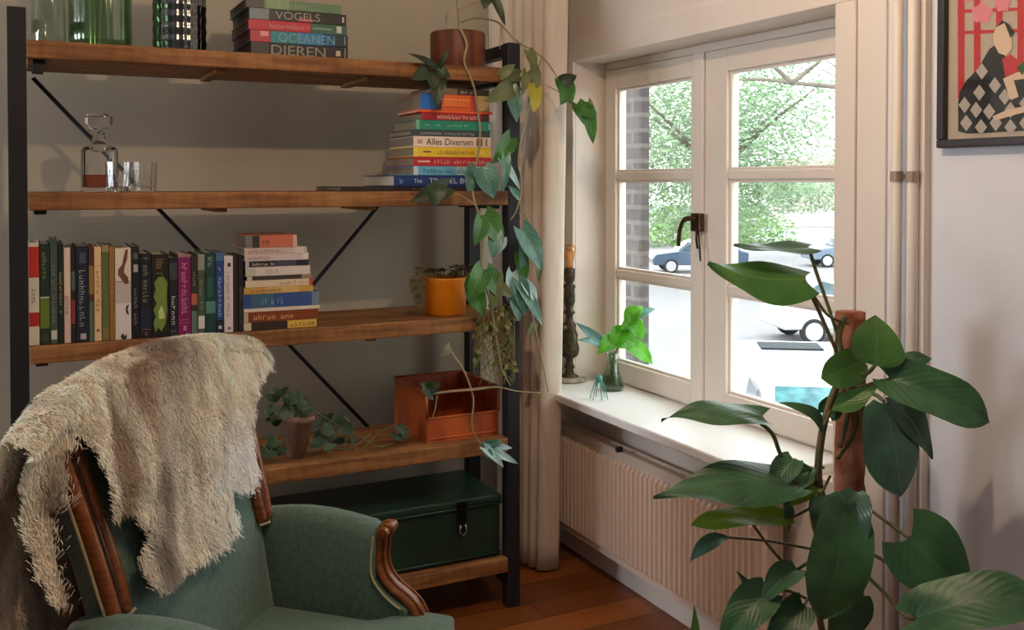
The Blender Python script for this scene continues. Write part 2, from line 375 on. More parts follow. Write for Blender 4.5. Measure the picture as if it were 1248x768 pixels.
for y in (-22, 12, 38): mb.add([pq(1167, y, 1.6), pq(1296, y-5, 1.6), pq(1296, y-1, 1.6), pq(1167, y+4, 1.6)], [(0, 1, 2, 3)])
mb.build('printed_red_bars', pr, pt, fix=False)
def blob(cx, cy, rx, ry, n=14, ph=0, jag=0): return [(cx+rx*(1+jag*math.sin(5*2*math.pi*i/n))*math.cos(2*math.pi*i/n+ph), cy+ry*(1+jag*math.sin(5*2*math.pi*i/n))*math.sin(2*math.pi*i/n+ph)) for i in range(n)]
mb = MB()
for (x, y, rx, ry) in ((1197, 16, 12, 12), (1222, 4, 9, 10), (1180, -6, 15, 7), (1245, -12, 14, 10), (1210, -26, 16, 9), (1272, -24, 15, 11)):
    q = blob(x, y, rx, ry, 40, x, .14); mb.add([pq(*a, 2.2+.1*(x % 3)) for a in q], [tuple(range(len(q)))])
mb.build('printed_blossom', pk, pt, fix=False)
poly('printed_robe', [(1170, 112), (1178, 98), (1192, 84), (1206, 60), (1214, 54), (1222, 60), (1232, 84), (1250, 92), (1278, 88), (1292, 104), (1294, 157), (1180, 163), (1168, 160), (1168, 125)], pb, 3)
mb = MB()
def dia(cx, cy, w_, h_): mb.add([pq(cx, cy-h_, 4), pq(cx+w_, cy, 4), pq(cx, cy+h_, 4), pq(cx-w_, cy, 4)], [(0, 1, 2, 3)])
for (x, y) in ((1197, 87), (1194, 113), (1213, 104), (1225, 118), (1190, 134), (1206, 136), (1178, 150), (1196, 155), (1214, 150), (1232, 134), (1250, 126), (1232, 155), (1250, 150), (1176, 128), (1268, 118), (1270, 146), (1284, 132)): dia(x, y, 7.5, 10)
mb.build('printed_check_pattern', pw, pt, fix=False)
poly('printed_collar', [(1222, 72), (1232, 66), (1242, 74), (1240, 88), (1226, 94)], pr, 5)
poly('printed_face', [(1211, 42), (1216, 30), (1224, 27), (1233, 45), (1235, 58), (1227, 68), (1218, 65), (1212, 54)], psk, 5)
poly('printed_hair', [(1213, 34), (1222, 25), (1230, 29), (1237, 40), (1232, 46), (1225, 28)], pb, 6)
poly('printed_sleeve', [(1223, 96), (1240, 88), (1275, 86), (1275, 92), (1236, 98), (1242, 118), (1232, 122)], psk, 5)
poly('printed_waistband', [(1210, 142), (1228, 134), (1275, 124), (1275, 130), (1230, 142), (1214, 147)], psk, 5)
poly('printed_leaves', [(1240, 82), (1252, 72), (1254, 82), (1246, 92)], pgn, 5)
MB().box(1.8665, 1.8675, fy0+fb, fy1-fb, fz0+fb, fz1-fb).build('picture_glass', glassmat('picture_glass', (252, 252, 252), .04, .05), pt)
# ------------------------------------------------------------------ curtain
cm = M('linen_curtain', (226, 212, 196), .9, c2=(216, 202, 186), scale=60, stretch=(1, 1, .1), bump=.1, bscale=300, sheen=.2)
cu_root = thing('curtain', 'bunched beige linen curtain hanging between bookshelf and window', 'curtain', (1.65, 3.12, .01))
def crow(z):
    t = (z-.012)/2.3; out = []
    n = 130
    for i in range(n+1):
        s_ = i/n
        spread = .80+.32*t
        cx = 1.655+(.5-s_)*-.00; y = 3.0+(3.31-3.0)*s_*1.0
        x = 1.70-.12*s_
        y = 3.155+(y-3.155)*spread; x = 1.645+(x-1.645)*spread
        a = s_*2*math.pi*6.5
        amp = .026+.010*math.sin(5*s_+1)
        out.append(V((x+math.sin(a+.25*math.sin(3*t))*amp, y+math.cos(a*1.0)*.012, z)))
    return out
mb = MB().grid([crow(.012+2.3*i/24) for i in range(25)])
mb.build('cloth', cm, cu_root, smooth=True, solid=.003)
MB().tube([(1.68, 2.75, 2.325), (1.68, 3.345, 2.325)], .009, 10).build('curtain_rail', trim_m, cu_root, smooth=True)
# ------------------------------------------------------------------ shelving unit
wood = None
def woodmat(name, c1, c2, c3, sx=1.2, scale=9, rough=.6):
    m = bpy.data.materials.new(name); m.use_nodes = True; nt = m.node_tree; N = nt.nodes; L = nt.links
    b = N['Principled BSDF']; b.inputs['Roughness'].default_value = rough; b.inputs['Specular IOR Level'].default_value = .3
    tc = N.new('ShaderNodeTexCoord'); mp = N.new('ShaderNodeMapping'); mp.inputs['Scale'].default_value = (sx, 9, 14); L.new(tc.outputs['Object'], mp.inputs[0])
    n = N.new('ShaderNodeTexNoise'); n.inputs['Scale'].default_value = scale*.35; n.inputs['Detail'].default_value = 6; n.inputs['Distortion'].default_value = .6; L.new(mp.outputs[0], n.inputs['Vector'])
    r = N.new('ShaderNodeValToRGB'); e = r.color_ramp.elements; e[0].position = .3; e[0].color = lin(c1); e[1].position = .72; e[1].color = lin(c3)
    q = e.new(.5); q.color = lin(c2); L.new(n.outputs[0], r.inputs[0])
    n2 = N.new('ShaderNodeTexNoise'); n2.inputs['Scale'].default_value = 40; n2.inputs['Detail'].default_value = 2
    m2 = N.new('ShaderNodeMapping'); m2.inputs['Scale'].default_value = (1, .3, .15); L.new(tc.outputs['Object'], m2.inputs[0]); L.new(m2.outputs[0], n2.inputs['Vector'])
    mx = N.new('ShaderNodeMix'); mx.data_type = 'RGBA'; mx.blend_type = 'MULTIPLY'; mx.inputs[0].default_value = .35
    r2 = N.new('ShaderNodeValToRGB'); r2.color_ramp.elements[0].position = .35; r2.color_ramp.elements[0].color = (.45, .4, .35, 1); r2.color_ramp.elements[1].position = .55; r2.color_ramp.elements[1].color = (1, 1, 1, 1)
    L.new(n2.outputs[0], r2.inputs[0]); L.new(r.outputs[0], mx.inputs[6]); L.new(r2.outputs[0], mx.inputs[7]); L.new(mx.outputs[2], b.inputs['Base Color'])
    bp = N.new('ShaderNodeBump'); bp.inputs['Strength'].default_value = .3; bp.inputs['Distance'].default_value = .003; L.new(n.outputs[0], bp.inputs['Height']); L.new(bp.outputs[0], b.inputs['Normal'])
    MATS[name] = m; return m
shelf_wood = woodmat('rough_shelf_wood', (98, 62, 32), (138, 92, 52), (164, 118, 70))
steel = M('black_steel', (34, 34, 38), .5, .0, spec=.35, bump=.03, bscale=200)
SX0, SX1, SYF, SYB = .017, 1.42, 2.845, 3.2
ST = [1.776, 1.376, .971, .566, .168]; STH = .047
su = thing('shelving_unit', 'tall open bookshelf of rough wooden boards in a black steel frame', 'shelf', (.72, 3.02, 0))
for (x, y) in ((-.03, SYF), (SX1, SYF), (-.03, SYB-.045), (SX1, SYB-.045)):
    MB().box(x, x+.045, y, y+.045, 0, 1.86).build('post', steel, su, bevel=.002)
for x in (-.03, SX1):
    for z in (1.818, .072):
        MB().box(x+.002, x+.043, SYF+.045, SYB-.045, z, z+.04).build('crossbar', steel, su, bevel=.002)
for z in ST:
    MB().box(SX0-.001, SX1-.001, SYF-.004, SYB+.002, z-STH, z).build('shelf_board', shelf_wood, su, bevel=.004)
for z in ST:
    for x in (.03, .5, .95, 1.375):
        MB().box(x, x+.03, SYF+.03, SYB-.05, z-STH-.012, z-STH).build('support_batten', steel if x in (.03, 1.375) else shelf_wood, su, bevel=.002)
r1 = onY(40, 95, 3.19); r2 = onY(450, 522, 3.19)
MB().tube([r1, r2], .0065, 8).build('brace_rod', steel, su, smooth=True)
r3 = onY(462, 250, 3.183); r4 = onY(383, 345, 3.183); dd = (r4-r3)/(r4.z-r3.z)
MB().tube([r3+dd*(1.70-r3.z), r3+dd*(.60-r3.z)], .0065, 8).build('brace_rod', steel, su, smooth=True)
# ------------------------------------------------------------------ books
paper = M('book_pages', (214, 200, 176), .9, c2=(196, 180, 152), scale=150, stretch=(1, 1, 1))
paper_old = M('aged_pages', (150, 132, 108), .9, c2=(130, 112, 92), scale=120)
pdark = M('dark_pages', (92, 78, 62), .9, c2=(70, 58, 46), scale=150)
def cov(c, rough=.45): return M('cover_%d_%d_%d' % tuple(c), c, rough)
LW = lambda c: M('print_%d_%d_%d' % tuple(c), c, .6)
def book_up(px0, px1, ytop, col, label, bands=(), title=None, tcol=(225, 220, 210), tpos=(.15, .8), dep=None, yf=2.86, lean=0, extra=None, seed=0):
    rnd = random.Random(px0*7+seed)
    ym = (ytop+415)/2
    x0 = onY(px0, ym, yf).x+.0006; x1 = onY(px1, ym, yf).x-.0006
    z0 = ST[2]+.0005; z1 = onY((px0+px1)/2, ytop, yf).z; h = z1-z0; d = dep or min(.24, h*rnd.uniform(.68, .8))
    rt = thing('standing_book', label, 'book', ((x0+x1)/2, yf, z0), 'books standing on the middle shelf')
    mats = [cov(col)]; mb = MB(); t = .0022
    mb.box(x0, x0+t, yf+.002, yf+d, z0, z1); mb.box(x1-t, x1, yf+.002, yf+d, z0, z1)
    segs = [(0, 1, 0)]
    if bands:
        segs = []; 
        for (a, bb, c) in bands:
            mats.append(cov(c)); segs.append((a, bb, len(mats)-1))
        segs.sort(); full = []; cur = 0
        for a, bb, k in segs:
            if a > cur+1e-4: full.append((cur, a, 0))
            full.append((a, bb, k)); cur = bb
        if cur < 1-1e-4: full.append((cur, 1, 0))
        segs = full
    for a, bb, k in segs: mb.box(x0, x1, yf, yf+.002, z0+h*a, z0+h*bb, k)
    mb.build('cover', mats, rt, bevel=.0006, seg=1)
    MB().box(x0+t, x1-t, yf+.002, yf+d-.003, z0+.002, z1-.004).build('page_block', paper, rt)
    w = x1-x0; sp = V(((x0+x1)/2, yf-.0003, 0)); R_ = V((0, 0, -1)); U_ = V((1, 0, 0))
    if title:
        a, bb = tpos; c = sp+V((0, 0, z0+h*(a+bb)/2))
        (lettering(title, LW(tcol), rt, c, h*(bb-a), w*.5, R_, U_) if not title.startswith('#') else scribble(LW(tcol), rt, c, h*(bb-a), w*.5, R_, U_, int(title[1:]), rnd))
    if extra:
        for (a, bb, l, r_, c) in extra:
            MB().box(x0+w*l, x0+w*r_, yf-.0009, yf-.0001, z0+h*a, z0+h*bb).build('spine_label', cov(c), rt)
    return rt
book_up(34.8, 48, 296, (222, 214, 194), 'pale book with two red spine blocks, first in the row by the post', [(.66, .96, (196, 52, 32)), (.185, .32, (186, 46, 30))], '#4', (120, 120, 100), (.4, .55))
book_up(48.3, 60.5, 297, (34, 52, 34), 'dark green book with a lime lower spine, second in the row', [(.16, .46, (104, 130, 46)), (.46, .475, (200, 200, 180))], '#7', (150, 160, 130), (.65, .92), extra=[(.03, .1, .2, .8, (60, 70, 60))])
book_up(60.8, 70.3, 291, (70, 84, 78), 'tall grey-green book with a white sticker at its foot', [], '#16', (140, 150, 140), (.2, .75), extra=[(.045, .13, .12, .9, (204, 204, 190))])
book_up(70.6, 77.5, 297, (28, 40, 34), 'narrow black-green book with yellowish print beside the tall grey-green book', [], '#12', (190, 180, 110), (.3, .72))
book_up(77.8, 86.2, 302, (226, 210, 188), 'cream narrow book between two dark ones near the row start', [(.0, .5, (214, 190, 176))], '#5', (150, 120, 100), (.3, .5))
book_up(86.5, 92, 302, (44, 34, 34), 'thin dark book with a red flower patch on its spine', [(.2, .45, (150, 52, 60)), (.55, .75, (96, 100, 84))])
book_up(92.3, 108, 300, (26, 34, 48), 'thick navy-black book with large pale vertical lettering', [], '#11', (150, 166, 180), (.16, .76), extra=[(.03, .09, .35, .8, (180, 180, 180)), (.82, .93, .3, .8, (70, 84, 100))])
book_up(108.3, 114.4, 301, (88, 46, 34), 'thin brown book with a green foot beside the thick navy-black one', [(.0, .42, (86, 104, 76)), (.5, .8, (150, 116, 56))])
book_up(114.7, 123.8, 301, (226, 194, 146), 'cream-yellow book, left of the olive green one', [], '#9', (170, 110, 70), (.3, .75), extra=[(.1, .13, .3, .7, (120, 90, 60)), (.8, .805, .0, 1., (180, 140, 100))])
book_up(124, 133, 299, (96, 104, 62), 'plain olive green book standing in the row', [(.93, 1., (150, 140, 100)), (.0, .14, (120, 112, 62))])
book_up(133.2, 139.8, 300, (150, 108, 48), 'plain ochre book beside the olive green one', [(.5, .51, (180, 150, 90))])
wb = book_up(140, 160, 302.5, (222, 214, 208), 'wide white book with a brown figure at the top of its spine', [(.4, .63, (196, 184, 174)), (.63, 1, (224, 212, 192))], None, extra=[(.635, .64, .0, 1., (120, 110, 100))])
def onsp(root, pts, c, name='spine_figure', yf=2.86):
    MB().add([onY(x, y, yf-.001) for x, y in pts], [tuple(range(len(pts)))]).build(name, cov(c), root, fix=False)
onsp(wb, [(153, 304), (156, 304), (155, 316), (152, 324), (151, 332), (156, 338), (157, 345), (153, 347), (148, 340), (144, 335), (144, 329), (149, 322), (151, 312)], (112, 72, 44))
onsp(wb, [(154, 373), (157, 371), (157, 373), (155.5, 377), (157, 382), (157, 384), (154, 382), (153, 377)], (60, 50, 44))
onsp(wb, [(147, 410), (150, 406), (152, 410), (155, 407), (154, 413), (149, 414)], (50, 46, 44))
book_up(160.3, 170.3, 300, (24, 22, 24), 'black book with a pale round emblem near the top', [], '#10', (130, 130, 140), (.1, .55), extra=[(.72, .8, .25, .8, (170, 170, 165)), (.86, .93, .2, .8, (90, 84, 70))])
book_up(170.6, 185, 309, (22, 24, 26), 'black wide book with two lines of print and a blue lower picture', [(.12, .36, (28, 36, 56))], '#12', (150, 146, 130), (.42, .96), extra=[(.1, .105, .1, .9, (140, 140, 140)), (.03, .07, .4, .65, (120, 60, 100))])
gb = book_up(185.3, 206, 310, (30, 26, 20), 'black wide book with a lime green plant picture on its spine', [], '#5', (150, 130, 90), (.74, .95))
onsp(gb, [(188, 345), (193, 338), (199, 337), (204, 344), (203, 362), (204, 378), (202, 394), (197, 404), (193, 399), (190, 405), (187, 394), (190, 386), (187, 378), (191, 370), (187, 362), (190, 353)], (112, 136, 60))
onsp(gb, [(193, 380), (197, 372), (200, 380), (201, 388), (194, 389)], (190, 206, 130), yf=2.8595)
book_up(206.3, 216.5, 314, (28, 32, 40), 'black book with bold white vertical print left of the magenta book', [(.72, .93, (58, 66, 72))], '#6', (200, 200, 196), (.14, .52), extra=[(.06, .065, .1, .9, (150, 150, 150))])
book_up(216.8, 232.8, 310, (122, 24, 84), 'magenta book with pale script lettering', [(.96, 1., (150, 110, 110))], '#12', (216, 150, 186), (.25, .9), extra=[(.15, .155, .1, .9, (190, 110, 150)), (.19, .195, .1, .9, (190, 110, 150)), (.06, .12, .4, .65, (200, 120, 160))])
book_up(233.1, 240.8, 312, (52, 46, 38), 'narrow dark olive book with a red and cream apple picture', [(.38, .52, (170, 96, 70)), (.0, .3, (90, 110, 100))], '#5', (180, 170, 150), (.62, .8))
book_up(241, 250, 310, (70, 84, 66), 'grey-green book with a square white foot sticker, right of the magenta book', [(.8, 1., (140, 140, 130))], '#8', (130, 150, 120), (.3, .75), extra=[(.07, .23, .05, .95, (214, 212, 200))])
book_up(250.2, 263, 308, (26, 62, 60), 'dark teal book with pale leaf shapes on the spine', [(.25, .4, (80, 130, 120))], '#4', (170, 190, 180), (.82, .95), extra=[(.45, .7, .2, .7, (40, 90, 84))])
book_up(263.2, 272.8, 308, (44, 66, 122), 'blue book with pale vertical print beside the lilac-white one', [(.0, .16, (26, 30, 46)), (.9, 1, (70, 110, 140))], '#11', (170, 186, 220), (.2, .82), extra=[(.05, .09, .3, .7, (190, 190, 190))])
book_up(273, 284.3, 312, (216, 206, 208), 'lilac-white book with small grey print, near the row end', [], '#13', (140, 130, 150), (.2, .8), extra=[(.86, .91, .4, .75, (60, 54, 54)), (.04, .07, .4, .7, (90, 80, 90))])
book_up(284.6, 290.2, 312, (40, 30, 24), 'dark brown narrow book, second last of the row', [])
book_up(290.5, 296.6, 312, (30, 26, 26), 'black last book of the row, touching the lying stack', [], '#9', (90, 90, 84), (.1, .6))
# lying books -----------------------------------------------------------------
def book_flat(px0, px1, y0, y1, yf, col, label, zb, dep, group, bands=(), title=None, tcol=(230, 225, 215), tpos=(.2, .8), pages=None, th=.62, extra=None, lettertext=None, name='lying_book', left_shift=0):
    """zb: height of the underside; y0/y1 only set the thickness (top/bottom pixel rows of the spine)"""
    xm = (px0+px1)/2
    h = onY(xm, y0, yf).z-onY(xm, y1, yf).z
    x0 = onY(px0, (y0+y1)/2, yf).x; x1 = onY(px1, (y0+y1)/2, yf).x; L_ = x1-x0
    z0 = zb; z1 = zb+h-.0004
    rt = thing(name, label, 'book', ((x0+x1)/2, yf, z0), group)
    mats = [cov(col)]; mb = MB(); t = min(.0028, h*.18)
    mb.box(x0, x1, yf+.002, yf+dep, z0, z0+t); mb.box(x0, x1, yf+.002, yf+dep, z1-t, z1)
    full = []; cur = 0
    for a, bb, c in sorted(bands):
        mats.append(cov(c))
        if a > cur+1e-4: full.append((cur, a, 0))
        full.append((a, bb, len(mats)-1)); cur = bb
    if cur < 1-1e-4: full.append((cur, 1, 0))
    for a, bb, k in full: mb.box(x0+L_*a, x0+L_*bb, yf, yf+.002, z0, z1, k)
    mb.build('cover', mats, rt, bevel=.0008, seg=1)
    MB().box(x0+.003, x1-.003, yf+.002, yf+dep-.003, z0+t, z1-t).build('page_block', pages or paper, rt)
    c = V((x0+L_*(tpos[0]+tpos[1])/2, yf-.0003, (z0+z1)/2))
    if title:
        if title.startswith('#'): scribble(LW(tcol), rt, c, L_*(tpos[1]-tpos[0]), (z1-z0)*th, V((1, 0, 0)), V((0, 0, 1)), int(title[1:]), random.Random(int(px0*10+y0)))
        else: lettering(title, LW(tcol), rt, c, L_*(tpos[1]-tpos[0]), (z1-z0)*th)
    for (a, bb, l, r_, cc) in extra or ():
        MB().box(x0+L_*l, x0+L_*r_, yf-.0009, yf-.0001, z0+h*a, z0+h*bb).build('spine_label', cov(cc), rt)
    return z1+.0005
# stack of animal encyclopaedias on the top shelf (bottom one first)
g = 'animal books stacked on the top shelf'; Yf = 2.90
z = ST[0]+.0005
z = book_flat(306, 424, 49.5, 66, Yf, (30, 28, 30), 'black bottom book of the top-shelf animal stack, lettered DIEREN', z, .27, g, [(.0, .18, (50, 50, 48))], 'DIEREN', (150, 146, 138), (.2, .76), pdark, .72, extra=[(.3, .7, .87, .92, (190, 180, 170)), (.1, .9, .965, .972, (180, 170, 160))])
z = book_flat(305, 424, 36.5, 51, Yf, (30, 80, 130), 'blue and red book, second from the bottom of the top-shelf animal stack', z, .268, g, [(.0, .2, (176, 50, 70)), (.2, .48, (44, 130, 140)), (.48, .74, (50, 130, 180)), (.86, 1., (30, 50, 60))], 'OCEANEN', (118, 166, 184), (.28, .86), pdark, .75, extra=[(.2, .9, .965, .972, (180, 180, 180)), (.5, .9, .1, .18, (220, 150, 150))])
z = book_flat(303, 423, 25.5, 38, Yf, (180, 34, 56), 'red book turning green, middle of the top-shelf animal stack', z, .27, g, [(.62, 1., (50, 96, 78))], '#15', (214, 160, 150), (.2, .62), pdark, .5, extra=[(.2, .85, .89, .94, (200, 200, 190)), (.4, .6, .64, .84, (110, 150, 120))])
z = book_flat(304, 422, 13.5, 27, Yf, (26, 30, 28), 'black book lettered VOGELS in the top-shelf animal stack', z, .266, g, [(.0, .2, (110, 126, 130))], 'VOGELS', (156, 150, 142), (.26, .72), pdark, .7, extra=[(.25, .75, .955, .975, (190, 180, 160)), (.05, .35, .5, .64, (180, 70, 80))])
z = book_flat(300, 416, 3.5, 15, Yf, (92, 124, 92), 'green topmost book of the top-shelf animal stack', z, .26, g, [(.0, .18, (60, 60, 54)), (.2, .45, (120, 150, 110))], '#10', (150, 170, 130), (.2, .62), pdark, .5)
# right-hand stack on the second shelf
g = 'books stacked on the second shelf'; Yf = 2.865
z = ST[1]+.0005
z = book_flat(415, 600, 228.5, 234, Yf-.0, (40, 26, 28), 'flat dark-covered folder lying under the stack on the second shelf', z, .28, g, [], '#9', (150, 130, 120), (.45, .72), paper_old, .3)
z = book_flat(480, 600, 215, 228.5, Yf, (24, 52, 110), 'navy book lettered The TRAVEL BOOK near the stack bottom', z, .30, g, [], None, (210, 214, 220), (.2, .8), paper, .6)
tb = bpy.data.objects[[o.name for o in bpy.data.objects if o.name.startswith('lying_book')][-1]]
_x0 = onY(480, 222, Yf).x; _x1 = onY(600, 222, Yf).x; _zc = (z+tb.location.z)/2
lettering('The', LW((200, 206, 216)), tb, V((_x0+(_x1-_x0)*.235, Yf-.0003, _zc)), .028, .013)
lettering('TRAVEL BOOK', LW((200, 206, 216)), tb, V((_x0+(_x1-_x0)*.62, Yf-.0003, _zc)), (_x1-_x0)*.55, .0165)
scribble(LW((150, 190, 220)), tb, V((_x0+(_x1-_x0)*.07, Yf-.0003, _zc)), .012, .018, n=2)
z = book_flat(504, 596, 204, 215, Yf, (100, 170, 200), 'light blue book resting on the navy travel book', z, .23, g, [(.0, .06, (190, 210, 214)), (.55, 1., (150, 180, 180))], '#14', (60, 100, 130), (.12, .8), paper_old, .6)
z = book_flat(504, 600, 193, 204, Yf, (176, 30, 40), 'red book with pale print under the yellow one', z, .25, g, [], '#16', (226, 170, 160), (.25, .9), paper_old, .5, extra=[(.4, .6, .05, .2, (226, 180, 170))])
z = book_flat(504, 598, 181, 193, Yf, (226, 188, 40), 'yellow book with dark print in the second-shelf stack', z, .245, g, [(.0, .06, (230, 200, 90))], '#13', (110, 84, 20), (.3, .78), paper_old, .5, extra=[(.45, .6, .12, .22, (110, 84, 20)), (.3, .7, .85, .92, (236, 210, 110))])
z = book_flat(504, 598, 168, 181, Yf, (230, 208, 186), 'cream book with large dark title above the yellow one', z, .225, g, [], 'Alles Diversen', (50, 44, 40), (.16, .76), paper_old, .62, extra=[(.15, .85, .81, .89, (150, 90, 100)), (.15, .85, .935, .95, (50, 44, 40)), (.3, .7, .05, .11, (190, 150, 140))])
z = book_flat(500, 597, 160.5, 168, Yf, (58, 66, 70), 'thin dark grey book between green and cream books', z, .20, g, [], '#18', (170, 170, 168), (.12, .8), paper_old, .5)
z = book_flat(507, 598, 148.5, 160.5, Yf, (30, 128, 100), 'green book with light print in the second-shelf stack', z, .21, g, [(.0, .05, (110, 170, 140))], '#8', (120, 196, 160), (.1, .7), paper_old, .3, extra=[(.2, .8, .975, .985, (200, 210, 200))])
z = book_flat(514, 596, 139.5, 148.5, Yf, (160, 24, 28), 'dark red book with bold white print below the orange books', z, .19, g, [(.88, 1, (70, 20, 18))], '#12', (230, 190, 180), (.22, .86), paper_old, .62)
z = book_flat(510, 600, 136, 139.5, Yf, (226, 90, 40), 'very thin orange-red booklet under the blue and orange book', z, .20, g, [], None)
z = book_flat(512, 597, 117, 136, Yf, (224, 104, 40), 'thick orange book with a blue end, upper part of the second-shelf stack', z, .19, g, [(.0, .22, (40, 110, 190)), (.22, .3, (60, 60, 40)), (.72, .82, (190, 70, 70)), (.82, 1, (190, 160, 110))], '#7', (240, 160, 90), (.34, .7), paper_old, .4, extra=[(.62, .72, .32, .7, (240, 150, 70)), (.12, .2, .3, .7, (190, 70, 20))])
z = book_flat(525, 596, 109.5, 117, Yf, (60, 50, 40), 'dark topmost book of the second-shelf stack, half behind vine leaves', z, .18, g, [(.0, .45, (120, 104, 80))], '#6', (220, 210, 190), (.5, .75), paper_old, .6)
# stack on the middle shelf
g = 'paperbacks stacked on the middle shelf'; Yf = 2.862
z = ST[2]+.0005
S3 = [
 (297, 388, 400.5, 410, (52, 42, 30), 'black and yellow bottom paperback of the middle-shelf stack', [(.0, .1, (200, 190, 160)), (.58, .98, (210, 176, 76))], '#6', (120, 90, 30), (.62, .95)),
 (297, 388, 388, 400.5, (126, 60, 30), 'red-brown paperback with yellowish print, second from the bottom of its stack', [(.0, .06, (190, 170, 140))], '#9', (226, 180, 120), (.12, .66)),
 (297, 390, 383.5, 388, (214, 200, 182), 'thin white paperback between the red-brown and the blue one', [], None, None, None),
 (296, 389, 366.5, 383.5, (52, 78, 134), 'blue thick paperback in the middle-shelf stack', [(.1, .4, (60, 96, 120)), (.9, 1, (110, 130, 150))], '#7', (150, 170, 200), (.24, .52)),
 (297, 382, 358.5, 366.5, (196, 152, 76), 'tan yellow paperback resting on the thick blue one', [(.3, .8, (208, 170, 110))], '#8', (150, 110, 50), (.1, .6)),
 (299, 381, 350, 358.5, (214, 196, 164), 'cream paperback with reddish print above the tan one', [(.95, 1, (180, 70, 60))], '#12', (190, 90, 70), (.5, .94)),
 (301, 380, 345, 350, (60, 52, 44), 'thin black paperback between two cream ones', [(.0, .08, (200, 190, 180)), (.84, 1, (150, 130, 100))], None, None, None),
 (299, 378, 334, 345, (212, 202, 192), 'off-white paperback right below the black-banded one', [(.0, .15, (190, 190, 170))], '#5', (150, 140, 140), (.3, .5)),
 (299, 376, 327, 334, (38, 38, 48), 'black paperback with white print, upper half of the middle-shelf stack', [(.0, .06, (180, 180, 180)), (.48, .8, (70, 66, 90))], '#10', (216, 206, 190), (.1, .46)),
 (298, 376, 318.5, 327, (206, 190, 184), 'pale pinkish paperback resting on the black one', [(.9, 1, (220, 214, 204))], '#9', (170, 130, 120), (.05, .4)),
 (298, 374, 311, 318.5, (200, 182, 168), 'pale beige paperback, second from the top of its stack', [(.8, .97, (214, 206, 196))], '#9', (160, 110, 100), (.05, .6)),
 (300, 362, 296, 311, (196, 108, 82), 'coral topmost paperback with a black and white end', [(.0, .18, (120, 116, 106)), (.12, .26, (54, 54, 50)), (.92, 1, (214, 180, 150))], '#2', (96, 40, 34), (.3, .45))]
for i, (a, bb, c, d, col, lab, bands, ti, tc_, tp) in enumerate(S3):
    if bands and len(bands) > 1 and bands[0][1] > bands[1][0]: bands[0] = (bands[0][0], bands[1][0], bands[0][2])
    z = book_flat(a, bb, c, d, Yf, col, lab, z, .17, g, bands, ti, tc_ or (0, 0, 0), tp or (.2, .8), paper_old, .55)
# ------------------------------------------------------------------ things on the shelves
Zt = ST[0]+.0006
clear = M('clear_glass', (236, 240, 236), .03, trans=1., ior=1.4)
green_g = M('green_glass', (120, 172, 130), .06, trans=.92, ior=1.35, bump=.25, bscale=30, stretch=(1, 1, .12))
dgreen_g = M('dark_green_glass', (26, 62, 50), .08, trans=.75, ior=1.4, bump=.9, bscale=55, spec=.8)
def vase(name, label, cat, px0, px1, zb, yf, prof_, mat, n=48, thick=.004, part='body', mod=None):
    c = onY((px0+px1)/2, 50, yf); r = (onY(px1, 50, yf)-onY(px0, 50, yf)).length/2
    t = thing(name, label, cat, (c.x, yf, zb))
    P_ = [(0.0005, 0)]+[(q*r, z_) for q, z_ in prof_]
    inn = [(max(q*r-thick, .001), z_) for q, z_ in reversed(prof_)]; inn[-1] = (inn[-1][0], thick*2)
    MB().lathe((c.x, yf, zb), P_+inn+[(.0005, thick*2)], n, mod=mod).build(part, mat, t, smooth=True)
    return t, c, r
vase('glass_vase', 'clear glass vase at the left end of the top shelf', 'vase', 38, 82, Zt, 3.03, [(.9, 0), (.97, .01), (1, .08), (.96, .17), (.85, .23)], glassmat('thin_clear_glass', (242, 244, 240), .1, .05))
vase('glass_jar', 'light green ribbed glass jar on the top shelf', 'jar', 84, 161, Zt, 3.0, [(.86, 0), (.96, .006), (1, .03), (1, .18), (.95, .22), (.8, .245), (.8, .27)], glassmat('green_jar_glass', (206, 226, 204), .22, .12), n=144, mod=lambda q, z: 1+.014*abs(math.sin(14*q)))
vase('glass_vase', 'dark green textured glass vase left of the animal book stack', 'vase', 187, 251, Zt, 3.0, [(.9, 0), (.97, .006)]+[(1, .01+.007*i) for i in range(30)]+[(.96, .23), (.98, .25)]+[], glassmat('dark_vase_glass', (112, 142, 128), .3, .15), n=144, mod=lambda q, z: 1+.03*math.sin(11*q+90*z)*math.sin(11*q-90*z))
# wooden pot
potw = M('dark_pot_wood', (124, 68, 36), .5, c2=(84, 42, 20), scale=14, stretch=(3, 3, .15), bump=.15)
soil = M('potting_soil', (44, 32, 24), .95, c2=(60, 44, 32), scale=80, bump=.6)
pc = onY(558, 50, 2.985); pr_ = (onY(589, 50, 2.985)-onY(527.5, 50, 2.985)).length/2
wp = thing('wooden_pot', 'round brown wooden plant pot at the right end of the top shelf', 'pot', (pc.x, 2.985, Zt))
MB().lathe((pc.x, 2.985, Zt), [(.001, 0), (pr_*.97, 0), (pr_, .006), (pr_, .118), (pr_*.97, .124), (pr_*.88, .124), (pr_*.86, .10)], 40).build('pot_body', potw, wp, smooth=True)
MB().lathe((pc.x, 2.985, Zt), [(pr_*.862, .1005), (.001, .106)], 30).build('soil', soil, wp, smooth=True)
